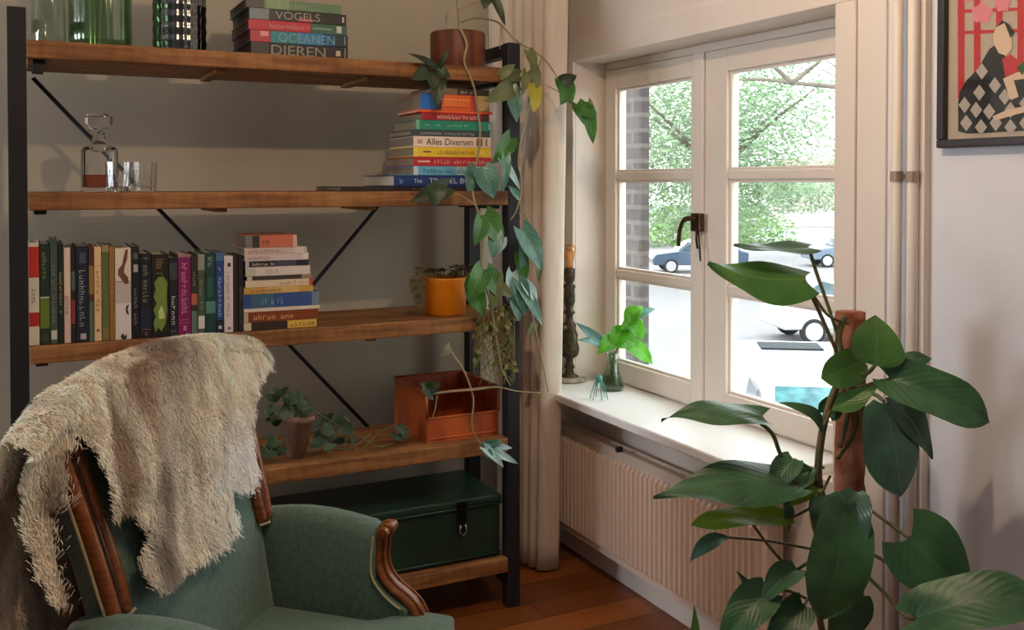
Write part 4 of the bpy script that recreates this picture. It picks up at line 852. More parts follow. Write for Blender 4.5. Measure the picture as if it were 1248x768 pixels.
# arms
for side in (0, 1):
    def A(u, o, z): return W(u, -o if side == 0 else CWD+o, z)   # o outward
    rows = []
    us = [-.06, -.02, .03, .09, .15, .2, .24, .265, .278]
    for i, u in enumerate(us):
        k = min(1, max(0, (u+.06)/.34)); top = .592+.02*math.sin(math.pi*min(1, k*1.05))-(.012 if i == len(us)-1 else 0)
        wd = .078; sh = (0 if i < len(us)-1 else .006)
        rows.append([A(u, -.004+sh, .34), A(u, -.006+sh, .46), A(u, -.006+sh, top-.035), A(u, .004+sh, top-.010), A(u, .024, top), A(u, wd-.024, top-.001), A(u, wd-.004-sh, top-.014), A(u, wd-sh, top-.045), A(u, wd-.006-sh, .40), A(u, wd-.01-sh, .33)])
    mb = MB().grid(rows); n_ = len(rows[0]); mb.f += [tuple(range(n_)), tuple(range((len(us)-1)*n_, len(us)*n_))]; mb.m += [0, 0]
    arm = mb.build('armrest', fab, ch, smooth=True)
    # sloping apron panel that runs forward under the arm
    rows = [[A(u, o, z) for (o, z) in ((-.004, .33), (-.004, zt), (.03, zt+.004), (.064, zt), (.064, .33))] for u, zt in ((.24, .50), (.27, .47), (.30, .435), (.33, .415), (.36, .40))]
    mb = MB().grid(rows); mb.f += [(0, 1, 2, 3, 4), (20, 21, 22, 23, 24)]; mb.m += [0, 0]; mb.build('arm_apron', fab, ch, bevel=.004)
    # carved front post with scroll
    path = [(.300, .560), (.306, .566), (.311, .575), (.309, .585), (.299, .590), (.289, .584), (.285, .57), (.284, .545), (.281, .515), (.283, .49), (.294, .465), (.315, .442), (.342, .424), (.366, .402), (.382, .37), (.388, .33), (.385, .28)]
    rr = [.006, .007, .009, .011, .013, .015, .017, .018, .019, .02, .02, .02, .02, .021, .022, .024, .026]
    pts = smooth_curve([A(u, .036, z) for u, z in path], 4)
    rad = list(np.interp(np.linspace(0, 16, len(pts)), range(17), rr))
    post = MB().tube(pts, rad, 14, sq=(1.55, .62), upv=CA).build('arm_post', cw, ch, smooth=True)
    MB().tube([p+CF*.0 + (A(0, .036+.014, 0)-A(0, .036, 0)) + CF*.013+V((0, 0, .004)) for p in pts[24:]], .0042, 8).tube([p+(A(0, .036-.014, 0)-A(0, .036, 0))+CF*.013+V((0, 0, .004)) for p in pts[24:]], .0042, 8).build('carved_reed', cw, post, smooth=True)
    MB().tube(smooth_curve([A(.277, -.004, .57), A(.271, -.006, .52), A(.272, -.006, .48), A(.288, -.006, .45), A(.318, -.006, .422), A(.345, -.006, .405)], 4), .003, 6).build('gimp_trim', gimp, arm, smooth=True)
    MB().tube([A(.298, .000, .576), A(.298, .072, .576)], .0125, 16).tube([A(.298, -.003, .576), A(.298, .075, .576)], .005, 12).build('scroll_volute', cw, post, smooth=False, bevel=.002)
    lg = [(.385, .30), (.396, .22), (.40, .14), (.392, .07), (.40, .025), (.415, .0135)]
    MB().tube(smooth_curve([A(u, .036, z) for u, z in lg], 4), list(np.interp(np.linspace(0, 5, 21), range(6), [.03, .028, .02, .015, .018, .013])), 12).build('leg', cw, ch, smooth=True)
    MB().tube(smooth_curve([A(-.05, .02, .33), A(-.07, .02, .2), A(-.11, .02, .0145)], 4), [.026]*4+[.022]*5, 10).build('leg', cw, ch, smooth=True)
# seat
rows = []
for i in range(15):
    s_ = i/14; row = []
    for j in range(17):
        t_ = j/16
        u = -.03+(.49+.035*math.sin(math.pi*s_))*t_
        wide = .028 if t_ < .66 else .028-.085*min(1, (t_-.66)/.12)
        v = wide+(CWD-2*wide)*s_
        z = .392+.02*math.sin(math.pi*s_)**.6*math.sin(math.pi*min(1, t_*.9+.1))**.6-.012*t_
        row.append(W(u, v, z))
    rows.append(row)
bot = [[p-V((0, 0, .10)) for p in r_] for r_ in rows]
mb = MB().grid(rows); mb.grid(bot)
nb = 15*17
edge = [(0, j) for j in range(17)]+[(i, 16) for i in range(1, 15)]+[(14, j) for j in range(15, -1, -1)]+[(i, 0) for i in range(13, 0, -1)]
ids = [i*17+j for i, j in edge]
for a, b_ in zip(ids, ids[1:]+ids[:1]): mb.f.append((a, b_, b_+nb, a+nb)); mb.m.append(0)
mb.build('seat', fab, ch, bevel=.014, seg=3)
mb = MB()
fr_pts = [W(.40, -.036, .285)]+[W(.455+.035*math.sin(math.pi*s_/8), -.03+.62*s_/8, .285-.012*math.sin(math.pi*s_/8)) for s_ in range(9)]+[W(.40, CWD+.036, .285)]
mb.tube(smooth_curve(fr_pts, 3), .022, 10, sq=(1.3, .7), upv=(0, 0, 1))
mb.tube([W(-.05, -.02, .31), W(.40, -.04, .30)], .02, 8).tube([W(-.05, CWD+.02, .31), W(.40, CWD+.04, .30)], .02, 8).tube([W(-.06, -.02, .31), W(-.06, CWD+.02, .31)], .02, 8)
mb.build('seat_rail', cw, ch, smooth=True)
# ------------------------------------------------------------------ sheepskin thrown over the backrest
def hitback(x, y, off=.045):
    d = ray(x, y); n = CF+V((0, 0, .238)); c = (P0+CF*off).dot(CF)+.238*.6
    t_ = (c-CAM.dot(n))/d.dot(n); p = CAM+d*t_; r_ = p-P0
    return r_.dot(CA), p.z
front_px = [(52, 496), (78, 508), (88, 528), (112, 545), (122, 566), (134, 592), (139, 640), (148, 630), (160, 618), (176, 636), (183, 655), (173, 690), (180, 708), (200, 719), (222, 704), (236, 694), (262, 676), (288, 652), (294, 634), (284, 612), (283, 596), (308, 600), (316, 580), (309, 545), (306, 520), (311, 490), (318, 470)]
FP = [hitback(x, y) for x, y in front_px]
z0 = .50; z1 = .985; T1 = z1-z0; RR = .042; T2 = T1+math.pi*RR; TB = T2+.58
poly_f = [(v, z-z0) for v, z in FP]
vr = poly_f[-1][0]; vl = poly_f[0][0]
poly_f += [(max(vr, .66), T1-.03), (.69, T1+.04), (.68, T2), (.66, T2+.12), (.60, T2+.22), (.56, T2+.40), (.45, T2+.50), (.33, T2+.56), (.2, T2+.50), (.1, T2+.56), (.03, T2+.50), (-.05, T2+.46), (-.12, T2+.40), (-.17, T2+.30), (-.16, T2+.16), (-.12, T2+.08), (-.135, T2), (-.142, T1+.05), (-.145, T1-.06), (-.132, T1-.20), (-.105, T1-.34), (-.086, T1-.345), (-.08, T1-.22), (-.077, T1-.12), (-.068, T1-.06), (-.05, T1-.03)]
def inside(x, y):
    c = False; n = len(poly_f); j = n-1
    for i in range(n):
        xi, yi = poly_f[i]; xj, yj = poly_f[j]
        if (yi > y) != (yj > y) and x < (xj-xi)*(y-yi)/(yj-yi)+xi: c = not c
        j = i
    return c
def S(v, t):
    sag = 0
    e = max(0, -.05-v, v-.62)
    sag = -e*.7
    hump = .045*math.sin(math.pi*min(max((v+.07)/.70, 0), 1))
    wob = .006*math.sin(17*v+3*t)+.005*math.sin(31*v-9*t)
    if t < T1:
        z = z0+t; k = max(0, (z-.85)/.135)
        bk = 1.1*min(1, max(0, (-.045-v)/.045))*min(1, max(0, (z1+.02-z)/.2))
        return W(ub(z)+.040+wob-.075*bk+.004*math.sin(23*t), v, z+hump*max(0, min(1, k))**1.5+sag*max(0, min(1, k)))
    if t < T2:
        a = (t-T1)/RR; return W(ub(z1)+.040-RR+RR*math.cos(a)+wob*.5, v, z1+hump+sag+RR*.62*math.sin(a))
    b_ = t-T2
    return W(ub(z1)+.040-2*RR-.035*math.sin(min(1, b_/.25)*1.57)+wob*1.6, v, z1-b_+hump*max(0, 1-b_/.15)+sag)
def nrm(v, t):
    e = 1e-3; a = S(v+e, t)-S(v-e, t); b_ = S(v, t+e)-S(v, t-e); n = a.cross(b_); n.normalize()
    return n
from mathutils import noise as mnoise
CR, WH, BR, DK, GY = [np.array(lin(c)[:3]) for c in ((238, 226, 204), (253, 252, 248), (144, 122, 100), (86, 72, 62), (186, 176, 164))]
def mixc(a, b, k): k = max(0., min(1., k)); return a*(1-k)+b*k
def furcol(v, t):
    n1 = mnoise.noise(V((v*5, t*3.2, 2.3))); n2 = mnoise.noise(V((v*16, t*7, 5.1))); n3 = mnoise.noise(V((v*45, t*16, 9.7)))
    c = mixc(CR, WH, min(1, max(0, (v-.22)/.2))*min(1, max(0, (T1-.10-t)/.12)))
    if t < T1+.03:
        d1 = abs(v-(.17+.30*(t/T1-.62)))               # grey streak down the middle
        c = mixc(c, GY, .9*(1-d1/.11)+n2*.9)
        c = mixc(c, BR, 1.5*(1-abs(v-.07-.20*(t/T1-.8))/.085)+n2*1.5-.35)
        c = mixc(c, DK, (1-abs(v-.10)/.09)*1.2*min(1, max(0, (T1-.12-t)/.06))+n2*1.2-.55)
    c = mixc(c, BR, 1.6*(1-abs(v-.26+.3*(T1+.08-t))/.11)*max(0, 1-abs(t-T1-.05)/.13)+n2*.6)
    if t > T2+.02:
        k = min(1, (t-T2-.02)/.08); c = mixc(c, mixc(BR, CR, .7+1.6*n1), k); c = mixc(c, DK, k*(n1*1.4-.1))
    return np.clip(c*(1+.35*n2+.3*n3), .008, .9)
vmin, vmax = -.185, .72; dv = .0125
nu_ = int((vmax-vmin)/dv); nt_ = int(TB/dv)
mb = MB(); idx = {}; cols = []
def gv(i, j):
    if (i, j) not in idx:
        idx[(i, j)] = len(mb.v); v = vmin+i*dv; t = j*dv; mb.v.append(tuple(S(v, t))); cols.append(furcol(v, t))
    return idx[(i, j)]
cells = []
for i in range(nu_):
    for j in range(nt_):
        if inside(vmin+(i+.5)*dv, (j+.5)*dv):
            cells.append((i, j)); mb.f.append((gv(i, j), gv(i+1, j), gv(i+1, j+1), gv(i, j+1))); mb.m.append(0)
rs = random.Random(21)
for (i, j) in cells:
    for q_ in range(3):
        v0 = vmin+(i+rs.random())*dv; t0_ = (j+rs.random())*dv
        p0 = S(v0, t0_); n = nrm(v0, t0_)
        if t0_ > T2+.03 and q_ == 0: n = -n
        dn_ = (S(v0, t0_-.01)-p0).normalized() if t0_ < T1+RR*1.5 else (S(v0, t0_+.01)-p0).normalized()
        sidew = dn_.cross(n)
        clump = mnoise.noise(V((v0*20, t0_*20, 0)))*1.3
        L_ = rs.uniform(.010, .020)
        hd = (dn_*rs.uniform(.7, 1.2)+n*rs.uniform(.2, .55)+sidew*(clump+rs.uniform(-.4, .4))).normalized()
        tipc = p0+hd*L_-V((0, 0, .003))
        cc0 = rs.uniform(.82, 1.16)
        for k in range(13):
            v = v0+rs.gauss(0, .006); t = t0_+rs.gauss(0, .0065)
            p = S(v, t); own = p+(hd+V((rs.uniform(-.4, .4), rs.uniform(-.4, .4), rs.uniform(-.4, .4)))).normalized()*L_*rs.uniform(.6, 1.1)
            e1 = own.lerp(tipc, .3)
            m1 = (p+e1)*.5+n*.004
            w_ = sidew*rs.uniform(.0005, .0009)
            o = len(mb.v); mb.v += [tuple(p-w_), tuple(p+w_), tuple(m1+w_*.8), tuple(m1-w_*.8), tuple(e1)]
            mb.f += [(o, o+1, o+2, o+3), (o+3, o+2, o+4)]; mb.m += [0, 0]
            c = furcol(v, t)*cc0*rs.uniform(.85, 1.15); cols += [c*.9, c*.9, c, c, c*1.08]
furm = M('fur', (200, 180, 150), .85, attr='fur_colour', sheen=.3, spec=.2)
fo = mb.build('sheepskin_throw', furm, None, loc=W(-.1, .28, .98), smooth=True, fix=False)
tag(fo, 'shaggy cream and brown sheepskin draped over the green armchair back', 'sheepskin')
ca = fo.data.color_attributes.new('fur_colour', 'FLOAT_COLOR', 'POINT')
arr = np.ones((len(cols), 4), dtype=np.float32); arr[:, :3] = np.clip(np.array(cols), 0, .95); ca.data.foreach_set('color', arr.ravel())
# ------------------------------------------------------------------ big climbing plant on its pole
PD = 2.09
pb_ = at(1037, 380, PD); pxy = V((pb_.x, pb_.y, 0)); pole_top = pb_.z
bp_ = thing('climbing_plant', 'tall big-leaved climbing houseplant on a coir pole beside the radiator', 'plant', pxy)
ter = M('terracotta', (168, 92, 62), .8, c2=(150, 80, 54), scale=12, bump=.1)
MB().lathe(pxy, [(.001, 0.0015), (.10, 0.0015), (.105, .01), (.128, .19), (.138, .19), (.14, .225), (.126, .225), (.12, .20), (.001, .2)], 40).build('pot', ter, bp_, smooth=True)
MB().lathe(pxy, [(.119, .2005), (.001, .21)], 24).build('soil', soil, bp_, smooth=True)
coir = M('coir_pole', (180, 118, 88), .95, c2=(118, 64, 42), scale=16, bump=1., bscale=70)
mb = MB(); P_ = []
rs = random.Random(4)
for i in range(70):
    z = .18+(pole_top-.18)*i/69; P_.append([pxy+V((math.cos(2*math.pi*j/24)*(.031+rs.uniform(-.003, .003)), math.sin(2*math.pi*j/24)*(.031+rs.uniform(-.003, .003)), z)) for j in range(25)])
for r_ in P_: r_[-1] = r_[0]
mb.grid(P_); mb.f.append(tuple(range(69*25, 69*25+24))); mb.m.append(0)
mb.build('coir_pole', coir, bp_, smooth=True)
tie = M('green_tie', (40, 74, 40), .6)
for y in (614, 626, 712):
    c = at(1037, y, PD); MB().lathe(V((pxy.x, pxy.y, c.z)), [(.0325, -.006), (.035, -.004), (.035, .004), (.0325, .006), (.0325, -.006)], 24).build('plant_tie', tie, bp_, smooth=True)
pst = M('plant_stem', (70, 84, 44), .55, c2=(112, 96, 62), scale=25, bump=.2)
def pstem(px, r, nm='stem'):
    c = smooth_curve([at(*q) for q in px], 6); rr = list(np.linspace(r[0], r[1], len(c))) if isinstance(r, tuple) else r
    return MB().tube(c, rr, 8).build(nm, pst, bp_, smooth=True)
pstem([(1040, 905, 2.05), (1030, 800, 2.04), (1010, 700, 2.03), (1012, 640, 2.03), (998, 590, 2.03), (1000, 540, 2.035), (1010, 495, 2.035), (1026, 450, 2.03), (1022, 410, 2.04), (1030, 385, 2.04)], (.010, .007))
pstem([(1046, 905, 2.04), (1000, 760, 2.03), (1002, 680, 2.02), (990, 630, 2.02), (992, 585, 2.03)], (.008, .005))
pstem([(1024, 545, 2.035), (1034, 500, 2.03), (1028, 470, 2.03), (1045, 440, 2.03)], .005)
pstem([(1020, 560, 2.045), (1045, 520, 2.05), (1040, 480, 2.05)], .004, 'aerial_root')
pstem([(1016, 625, 2.02), (1024, 650, 2.015), (1020, 690, 2.01)], .0022, 'aerial_root')
pd_ = leafmat('plant_leaf_dark', (42, 80, 48), (56, 100, 58), .4, (70, 104, 62), .14)
pm_ = leafmat('plant_leaf_green', (70, 116, 52), (86, 132, 62), .36, (104, 146, 80), .4)
pg_ = leafmat('plant_leaf_grey_green', (50, 86, 66), (64, 102, 80), .3, (92, 128, 100), .15)
pl_ = leafmat('plant_leaf_lime', (112, 146, 36), (130, 160, 50), .4, (160, 180, 90), .4)
UPV = V((0, 0, 1))
# base(x,y,d) tip(x,y,d) width m, material, normal (cam, up, right), tab, extra
LV = [
 ((982, 340, 2.02), (863, 320, 1.98), .105, pm_, (.75, .65, -.1), HW, dict(fold=-.25, arch=-.10, lobe=.12, wave=.03)),
 ((986, 302, 2.06), (894, 299, 2.02), .06, pg_, (.38, 1, .0), HW, dict(fold=.1, arch=-.03, lobe=.12)),
 ((1066, 446, 1.98), (1067, 384, 2.03), .118, pm_, (1, -.25, .0), HW, dict(fold=.12, arch=.06, lobe=-.02)),
 ((1052, 440, 2.02), (1001, 462, 2.0), .075, pm_, (1, .1, -.1), HL, dict(fold=.12, arch=.05, lobe=.05)),
 ((1084, 462, 1.99), (1206, 515, 1.93), .105, pd_, (.8, .55, -.1), HL, dict(fold=.16, arch=.10, lobe=.16)),
 ((1098, 446, 2.02), (1136, 437, 2.02), .045, pd_, (.7, .7, 0), HW, dict(fold=.2, arch=.12, lobe=.1)),
 ((1078, 492, 1.97), (1098, 606, 1.95), .125, pg_, (.95, .25, .25), HL, dict(fold=-.22, arch=.05, lobe=.06, wave=.03)),
 ((1086, 482, 2.01), (1136, 560, 1.99), .085, pd_, (.8, .2, .5), HW, dict(fold=.2, arch=.06, lobe=.05)),
 ((930, 508, 2.0), (806, 512, 1.97), .085, pd_, (.42, 1, 0), HW, dict(fold=-.16, arch=.10, lobe=.12, wave=.03)),
 ((966, 586, 1.98), (796, 606, 1.93), .12, pd_, (.5, .9, .05), HW, dict(fold=-.14, arch=.07, lobe=.10, wave=.03)),
 ((992, 572, 2.02), (926, 612, 1.99), .075, pd_, (.45, .9, .2), HN, dict(fold=.25, arch=.12, lobe=.02)),
 ((962, 632, 1.98), (842, 640, 1.95), .055, pl_, (.5, .9, 0), HL, dict(fold=.12, arch=.06, lobe=.05)),
 ((886, 655, 1.98), (840, 686, 1.97), .038, pg_, (.6, .8, -.2), HN, dict(fold=.2, arch=.22, lobe=.02)),
 ((1108, 656, 1.93), (1180, 731, 1.90), .155, pd_, (.95, .35, -.1), HW, dict(fold=.1, arch=.06, lobe=.22)),
 ((1118, 752, 1.86), (1275, 728, 1.80), .115, pd_, (.62, .85, 0), HL, dict(fold=.08, arch=.10, lobe=.16)),
 ((1122, 742, 1.9), (1160, 790, 1.87), .075, pg_, (.8, .6, .2), HW, dict(fold=.2, arch=.1, lobe=.1)),
 ((1030, 618, 1.96), (1000, 756, 1.92), .125, pd_, (.9, .35, .1), HL, dict(fold=.18, arch=.10, lobe=.10)),
 ((1044, 600, 1.97), (1036, 668, 1.95), .075, pg_, (.8, .4, -.5), HL, dict(fold=.2, arch=.08, lobe=.06)),
 ((1006, 604, 1.98), (1022, 662, 1.96), .08, pg_, (.8, .4, -.3), HW, dict(fold=.2, arch=.08, lobe=.06)),
 ((922, 748, 1.97), (898, 696, 1.98), .038, pd_, (.8, .1, .6), HN, dict(fold=.3, arch=.1, lobe=.0)),
 ((972, 694, 1.97), (928, 738, 1.95), .06, pd_, (.6, .6, -.5), HW, dict(fold=.3, arch=.18, lobe=.05)),
 ((936, 722, 1.96), (876, 790, 1.93), .085, pd_, (.7, .75, -.2), HW, dict(fold=.18, arch=.14, lobe=.10)),
 ((980, 738, 1.95), (930, 800, 1.92), .07, pd_, (.7, .7, 0), HW, dict(fold=.18, arch=.1, lobe=.1)),
 ((1042, 724, 1.99), (1012, 790, 1.97), .09, pd_, (.9, .3, .1), HW, dict(fold=.15, arch=.08, lobe=.1)),
 ((846, 790, 1.97), (846, 737, 1.98), .02, pm_, (.9, .2, .3), HN, dict(fold=.1, arch=.03, lobe=0)),
 ((1002, 528, 2.02), (950, 491, 2.0), .038, pd_, (.7, .7, .2), HN, dict(fold=.25, arch=.22, lobe=.02)),
 ((1008, 505, 2.06), (1026, 478, 2.05), .05, pd_, (.9, .2, -.3), HW, dict(fold=.2, arch=.1, lobe=.1)),
 ((1014, 500, 2.0), (1076, 462, 2.0), .05, pm_, (.6, .9, .0), HN, dict(fold=-.2, arch=-.03, lobe=.0)),
 ((968, 560, 2.0), (940, 600, 1.98), .06, pd_, (.7, .6, -.4), HW, dict(fold=.25, arch=.1, lobe=.08)),
 ((952, 612, 2.0), (1004, 596, 2.0), .045, pl_, (.6, .8, 0), HN, dict(fold=.2, arch=.05, lobe=.02)),
 ((955, 604, 1.99), (962, 650, 1.98), .03, pd_, (.8, .2, .5), HN, dict(fold=.3, arch=.04, lobe=0)),
]
for i, (b0, t0, w_, m, nn, tab, kw) in enumerate(LV):
    n = TOCAM*nn[0]+UPV*nn[1]+RT*nn[2]
    leaf(bp_, at(*b0), at(*t0), w_, m, n, 'leaf', tab=tab, ns=16, nt=7, ph=i*1.3, **kw)
for pts, r in (
 ([(1024, 440, 2.04), (1005, 395, 2.03), (990, 362, 2.02), (979, 343, 2.02)], .0042), ([(1026, 425, 2.05), (1010, 375, 2.05), (996, 335, 2.05), (986, 303, 2.06)], .004),
 ([(1034, 395, 2.04), (1010, 385, 2.03), (995, 365, 2.03), (984, 350, 2.02)], .003), ([(1040, 452, 2.03), (1055, 456, 2.0), (1066, 446, 1.98)], .004),
 ([(1034, 470, 2.04), (1060, 470, 2.01), (1084, 462, 1.99)], .0042), ([(1030, 500, 2.03), (1060, 480, 2.0), (1078, 490, 1.97)], .0042), ([(1050, 470, 2.03), (1072, 470, 2.02), (1086, 482, 2.01)], .0035),
 ([(992, 600, 2.03), (955, 560, 2.01), (942, 530, 2.0), (926, 515, 2.0)], .0042), ([(1000, 640, 2.03), (985, 600, 2.0), (966, 586, 1.98)], .004), ([(1004, 570, 2.03), (995, 570, 2.02)], .003),
 ([(1012, 580, 2.03), (992, 615, 2.0), (962, 632, 1.98)], .003), ([(1002, 672, 2.02), (940, 660, 2.0), (886, 655, 1.98)], .0026), ([(1000, 700, 2.02), (960, 690, 2.0), (918, 640, 1.99), (912, 622, 1.98)], .003),
 ([(1046, 612, 2.04), (1075, 632, 1.98), (1108, 656, 1.93)], .0036), ([(1048, 668, 2.04), (1090, 690, 1.95), (1125, 710, 1.91), (1130, 742, 1.89)], .0036), ([(1044, 690, 2.04), (1075, 720, 1.96), (1105, 752, 1.9), (1122, 752, 1.86)], .004),
 ([(1014, 640, 2.03), (1024, 622, 1.98), (1030, 618, 1.96)], .004), ([(1003, 700, 2.02), (975, 702, 2.0), (930, 722, 1.97), (922, 748, 1.97)], .0034), ([(1003, 690, 2.02), (990, 684, 1.99), (972, 694, 1.97)], .0034), ([(1003, 715, 2.02), (985, 730, 1.98), (980, 738, 1.95)], .003),
 ([(1012, 500, 2.03), (1004, 520, 2.02)], .003), ([(1000, 590, 2.03), (985, 570, 2.01), (968, 560, 2.0)], .003), ([(1000, 545, 2.03), (990, 590, 2.0), (955, 604, 1.99)], .0026),
 ([(1038, 905, 2.02), (950, 860, 2.0), (880, 830, 1.98), (846, 790, 1.97)], .003), ([(1020, 620, 2.02), (1008, 606, 2.0)], .003), ([(1035, 700, 2.02), (1042, 724, 1.99)], .003), ([(1003, 740, 2.02), (960, 720, 1.98), (936, 722, 1.96)], .003)):
    pstem(pts, r, 'petiole')
# ------------------------------------------------------------------ outdoors
GZ = -2.5
pave = M('street_paving', (138, 133, 137), .9, c2=(130, 126, 130), scale=1.5)
struct(MB().box(2.2, 120, -40, 140, GZ-.1, GZ).build('ground', pave))
walk = M('sidewalk_slabs', (112, 114, 120), .9, c2=(104, 106, 112), scale=3)
struct(MB().box(2.2, 5.4, -20, 60, GZ, GZ+.12).build('sidewalk', walk))
brk = brickmat('dark_brick', (92, 84, 84), (70, 64, 66), (104, 98, 97), .21, .065, .01, .9, .5, 'XZ')
brk2 = brickmat('dark_brick_side', (92, 84, 84), (70, 64, 66), (104, 98, 97), .21, .065, .01, .9, .5, 'YZ')
c1 = onX(779, 300, 2.32)
c2_ = onX(791, 300, 2.32); pxe = c1.y/(c2_.y/2.32)
pyo = MB().box(2.32, pxe, c1.y, c1.y+.9, GZ+.12, 2.6)
pier = pyo.build('brick_pier', [brk2, brk]); 
for p in pier.data.polygons:
    if abs(p.normal.y) > .5: p.material_index = 1
tag(pier, 'dark brick pier of the house front seen through the left panes', 'pillar')
slate = M('slate_sill', (84, 92, 100), .5, c2=(70, 78, 88), scale=10)
struct(MB().box(WO, 2.30, 1.6, 3.5, .60, .655).build('trim_8', slate, bevel=.004))
struct(MB().box(FX1+.0305, WO+.02, OY0, OY1, .628, .66).build('trim_9', slate))
# trees
def tree(name, label, centre, rx, ry, rz, n, c, c2, leaf_size, group=None, trunk=True, limbs=(), seed=1, cat='tree'):
    r_ = np.random.default_rng(seed); cen = V(centre)
    t = thing(name, label, cat, (cen.x, cen.y, GZ+.002), group)
    m = M(name+str(seed)+'_foliage', c, .8, c2=c2, scale=.8, detail=6)
    pts = r_.normal(size=(n, 3)); pts /= np.linalg.norm(pts, axis=1)[:, None]; rad = r_.random(n)**.45
    lump = 1+.25*np.sin(pts[:, 0]*5+seed)*np.sin(pts[:, 1]*6+1)*np.cos(pts[:, 2]*5)
    pts = pts*(rad*lump)[:, None]*np.array([rx, ry, rz])
    mb = MB()
    for p in pts:
        a = V(r_.normal(size=3)).normalized(); b_ = a.orthogonal().normalized(); cc = a.cross(b_); s_ = leaf_size*r_.uniform(.6, 1.3); q = cen+V(p)
        o = len(mb.v); mb.v += [tuple(q-a*s_), tuple(q+b_*s_*.45), tuple(q+a*s_), tuple(q-b_*s_*.45)]; mb.f.append((o, o+1, o+2, o+3)); mb.m.append(0)
    mb.build('foliage', m, t, fix=False)
    bark = M('tree_bark', (120, 110, 98), .9, c2=(96, 88, 78), scale=6)
    mb = MB()
    if trunk:
        mb.tube([(cen.x, cen.y, GZ+.003), (cen.x+.1, cen.y, cen.z-rz*.4), (cen.x, cen.y+.1, cen.z+rz*.4)], [.16, .10, .03], 8)
        for k in range(6):
            q = 2*math.pi*k/6; mb.tube([(cen.x+.05, cen.y, cen.z-rz*.4), (cen.x+math.cos(q)*rx*.4, cen.y+math.sin(q)*ry*.4, cen.z), (cen.x+math.cos(q)*rx*.75, cen.y+math.sin(q)*ry*.75, cen.z+rz*.3)], [.045, .025, .012], 6)
        mb.build('trunk', bark, t, smooth=True)
    for L_ in limbs:
        MB().tube(smooth_curve(L_, 4), [.034-.026*i/(len(L_)*4-4) for i in range(len(L_)*4-3)], 7).build('branch', bark, t, smooth=True)
    return t
c = at(862, 175, 36); tree('leafy_tree', 'pale green leafy tree seen through the left panes beside the brick pier', c, 3.4, 3.4, 3.9, 16000, (88, 116, 70), (128, 148, 104), 0.095, 'trees across the street', seed=1)
c = at(872, 155, 13); tree('leafy_tree', 'leafy tree behind the middle stile, its long branch crossing the upper right pane', c, 1.75, 1.75, 1.45, 13000, (96, 124, 90), (136, 154, 124), .042, 'trees across the street', seed=2,
     limbs=[[at(1040, 110, 11.2), at(1020, 106, 11), at(965, 101, 11), at(930, 97, 11), at(896, 98, 11.2), at(878, 104, 12.4)], [at(965, 101, 11), at(948, 86, 11), at(930, 72, 11)], [at(965, 101, 11), at(990, 82, 11), at(1005, 70, 11)]])
c = at(1085, 95, 29.5)
tree('leafy_tree', 'thin-leaved pale tree at the right side of the upper right pane', c, 4.4, 3.1, 2.4, 5200, (130, 150, 124), (160, 176, 152), .065, 'trees across the street', seed=3)
c = at(860, 282, 62); tree('street_hedge', 'low green hedge at the far side of the street, behind the left panes', c, 7.5, 2.5, 1.9, 3000, (88, 124, 62), (120, 150, 90), .22, None, False, seed=4, cat='hedge')
c = at(960, 234, 50); tree('street_hedge', 'long pale hedge under the trees, behind the right panes', c, 6, 2.5, 1.2, 5000, (116, 140, 104), (150, 166, 136), .12, None, False, seed=5, cat='hedge')
# far house
hc = at(1000, 222, 88); hb = thing('far_house', 'pale pinkish low house far behind the street trees', 'house', (hc.x, hc.y, GZ+.002))
pinkm = M('pink_plaster', (206, 190, 184), .9); roofm = M('far_roof', (150, 130, 124), .9)
HR = Matrix.Translation((hc.x, hc.y, 0)) @ Matrix.Rotation(-YAW, 4, 'Z')
MB().box(-3, 7, 0, 6, GZ+.003, hc.z+.4, mt=HR).build('house_wall', pinkm, hb)
MB().add([HR @ V(p) for p in ((-3.3, -.3, hc.z+.4), (7.3, -.3, hc.z+.4), (7.3, 6.3, hc.z+.4), (-3.3, 6.3, hc.z+.4), (-3.3, 3, hc.z+2.2), (7.3, 3, hc.z+2.2))], [(0, 1, 5, 4), (2, 3, 4, 5), (0, 4, 3), (1, 2, 5), (0, 3, 2, 1)]).build('roof', roofm, hb)
gl_dark = M('car_glass', (60, 76, 88), .08, spec=.8)
for x in (-1.6, 1.0, 3.6): MB().box(x, x+1.1, -.04, .0, hc.z-1.0, hc.z-.1, mt=HR).build('window', gl_dark, hb)
tyre = M('tyre', (34, 34, 38), .8); hub = M('wheel_hub', (190, 190, 196), .35, .4)
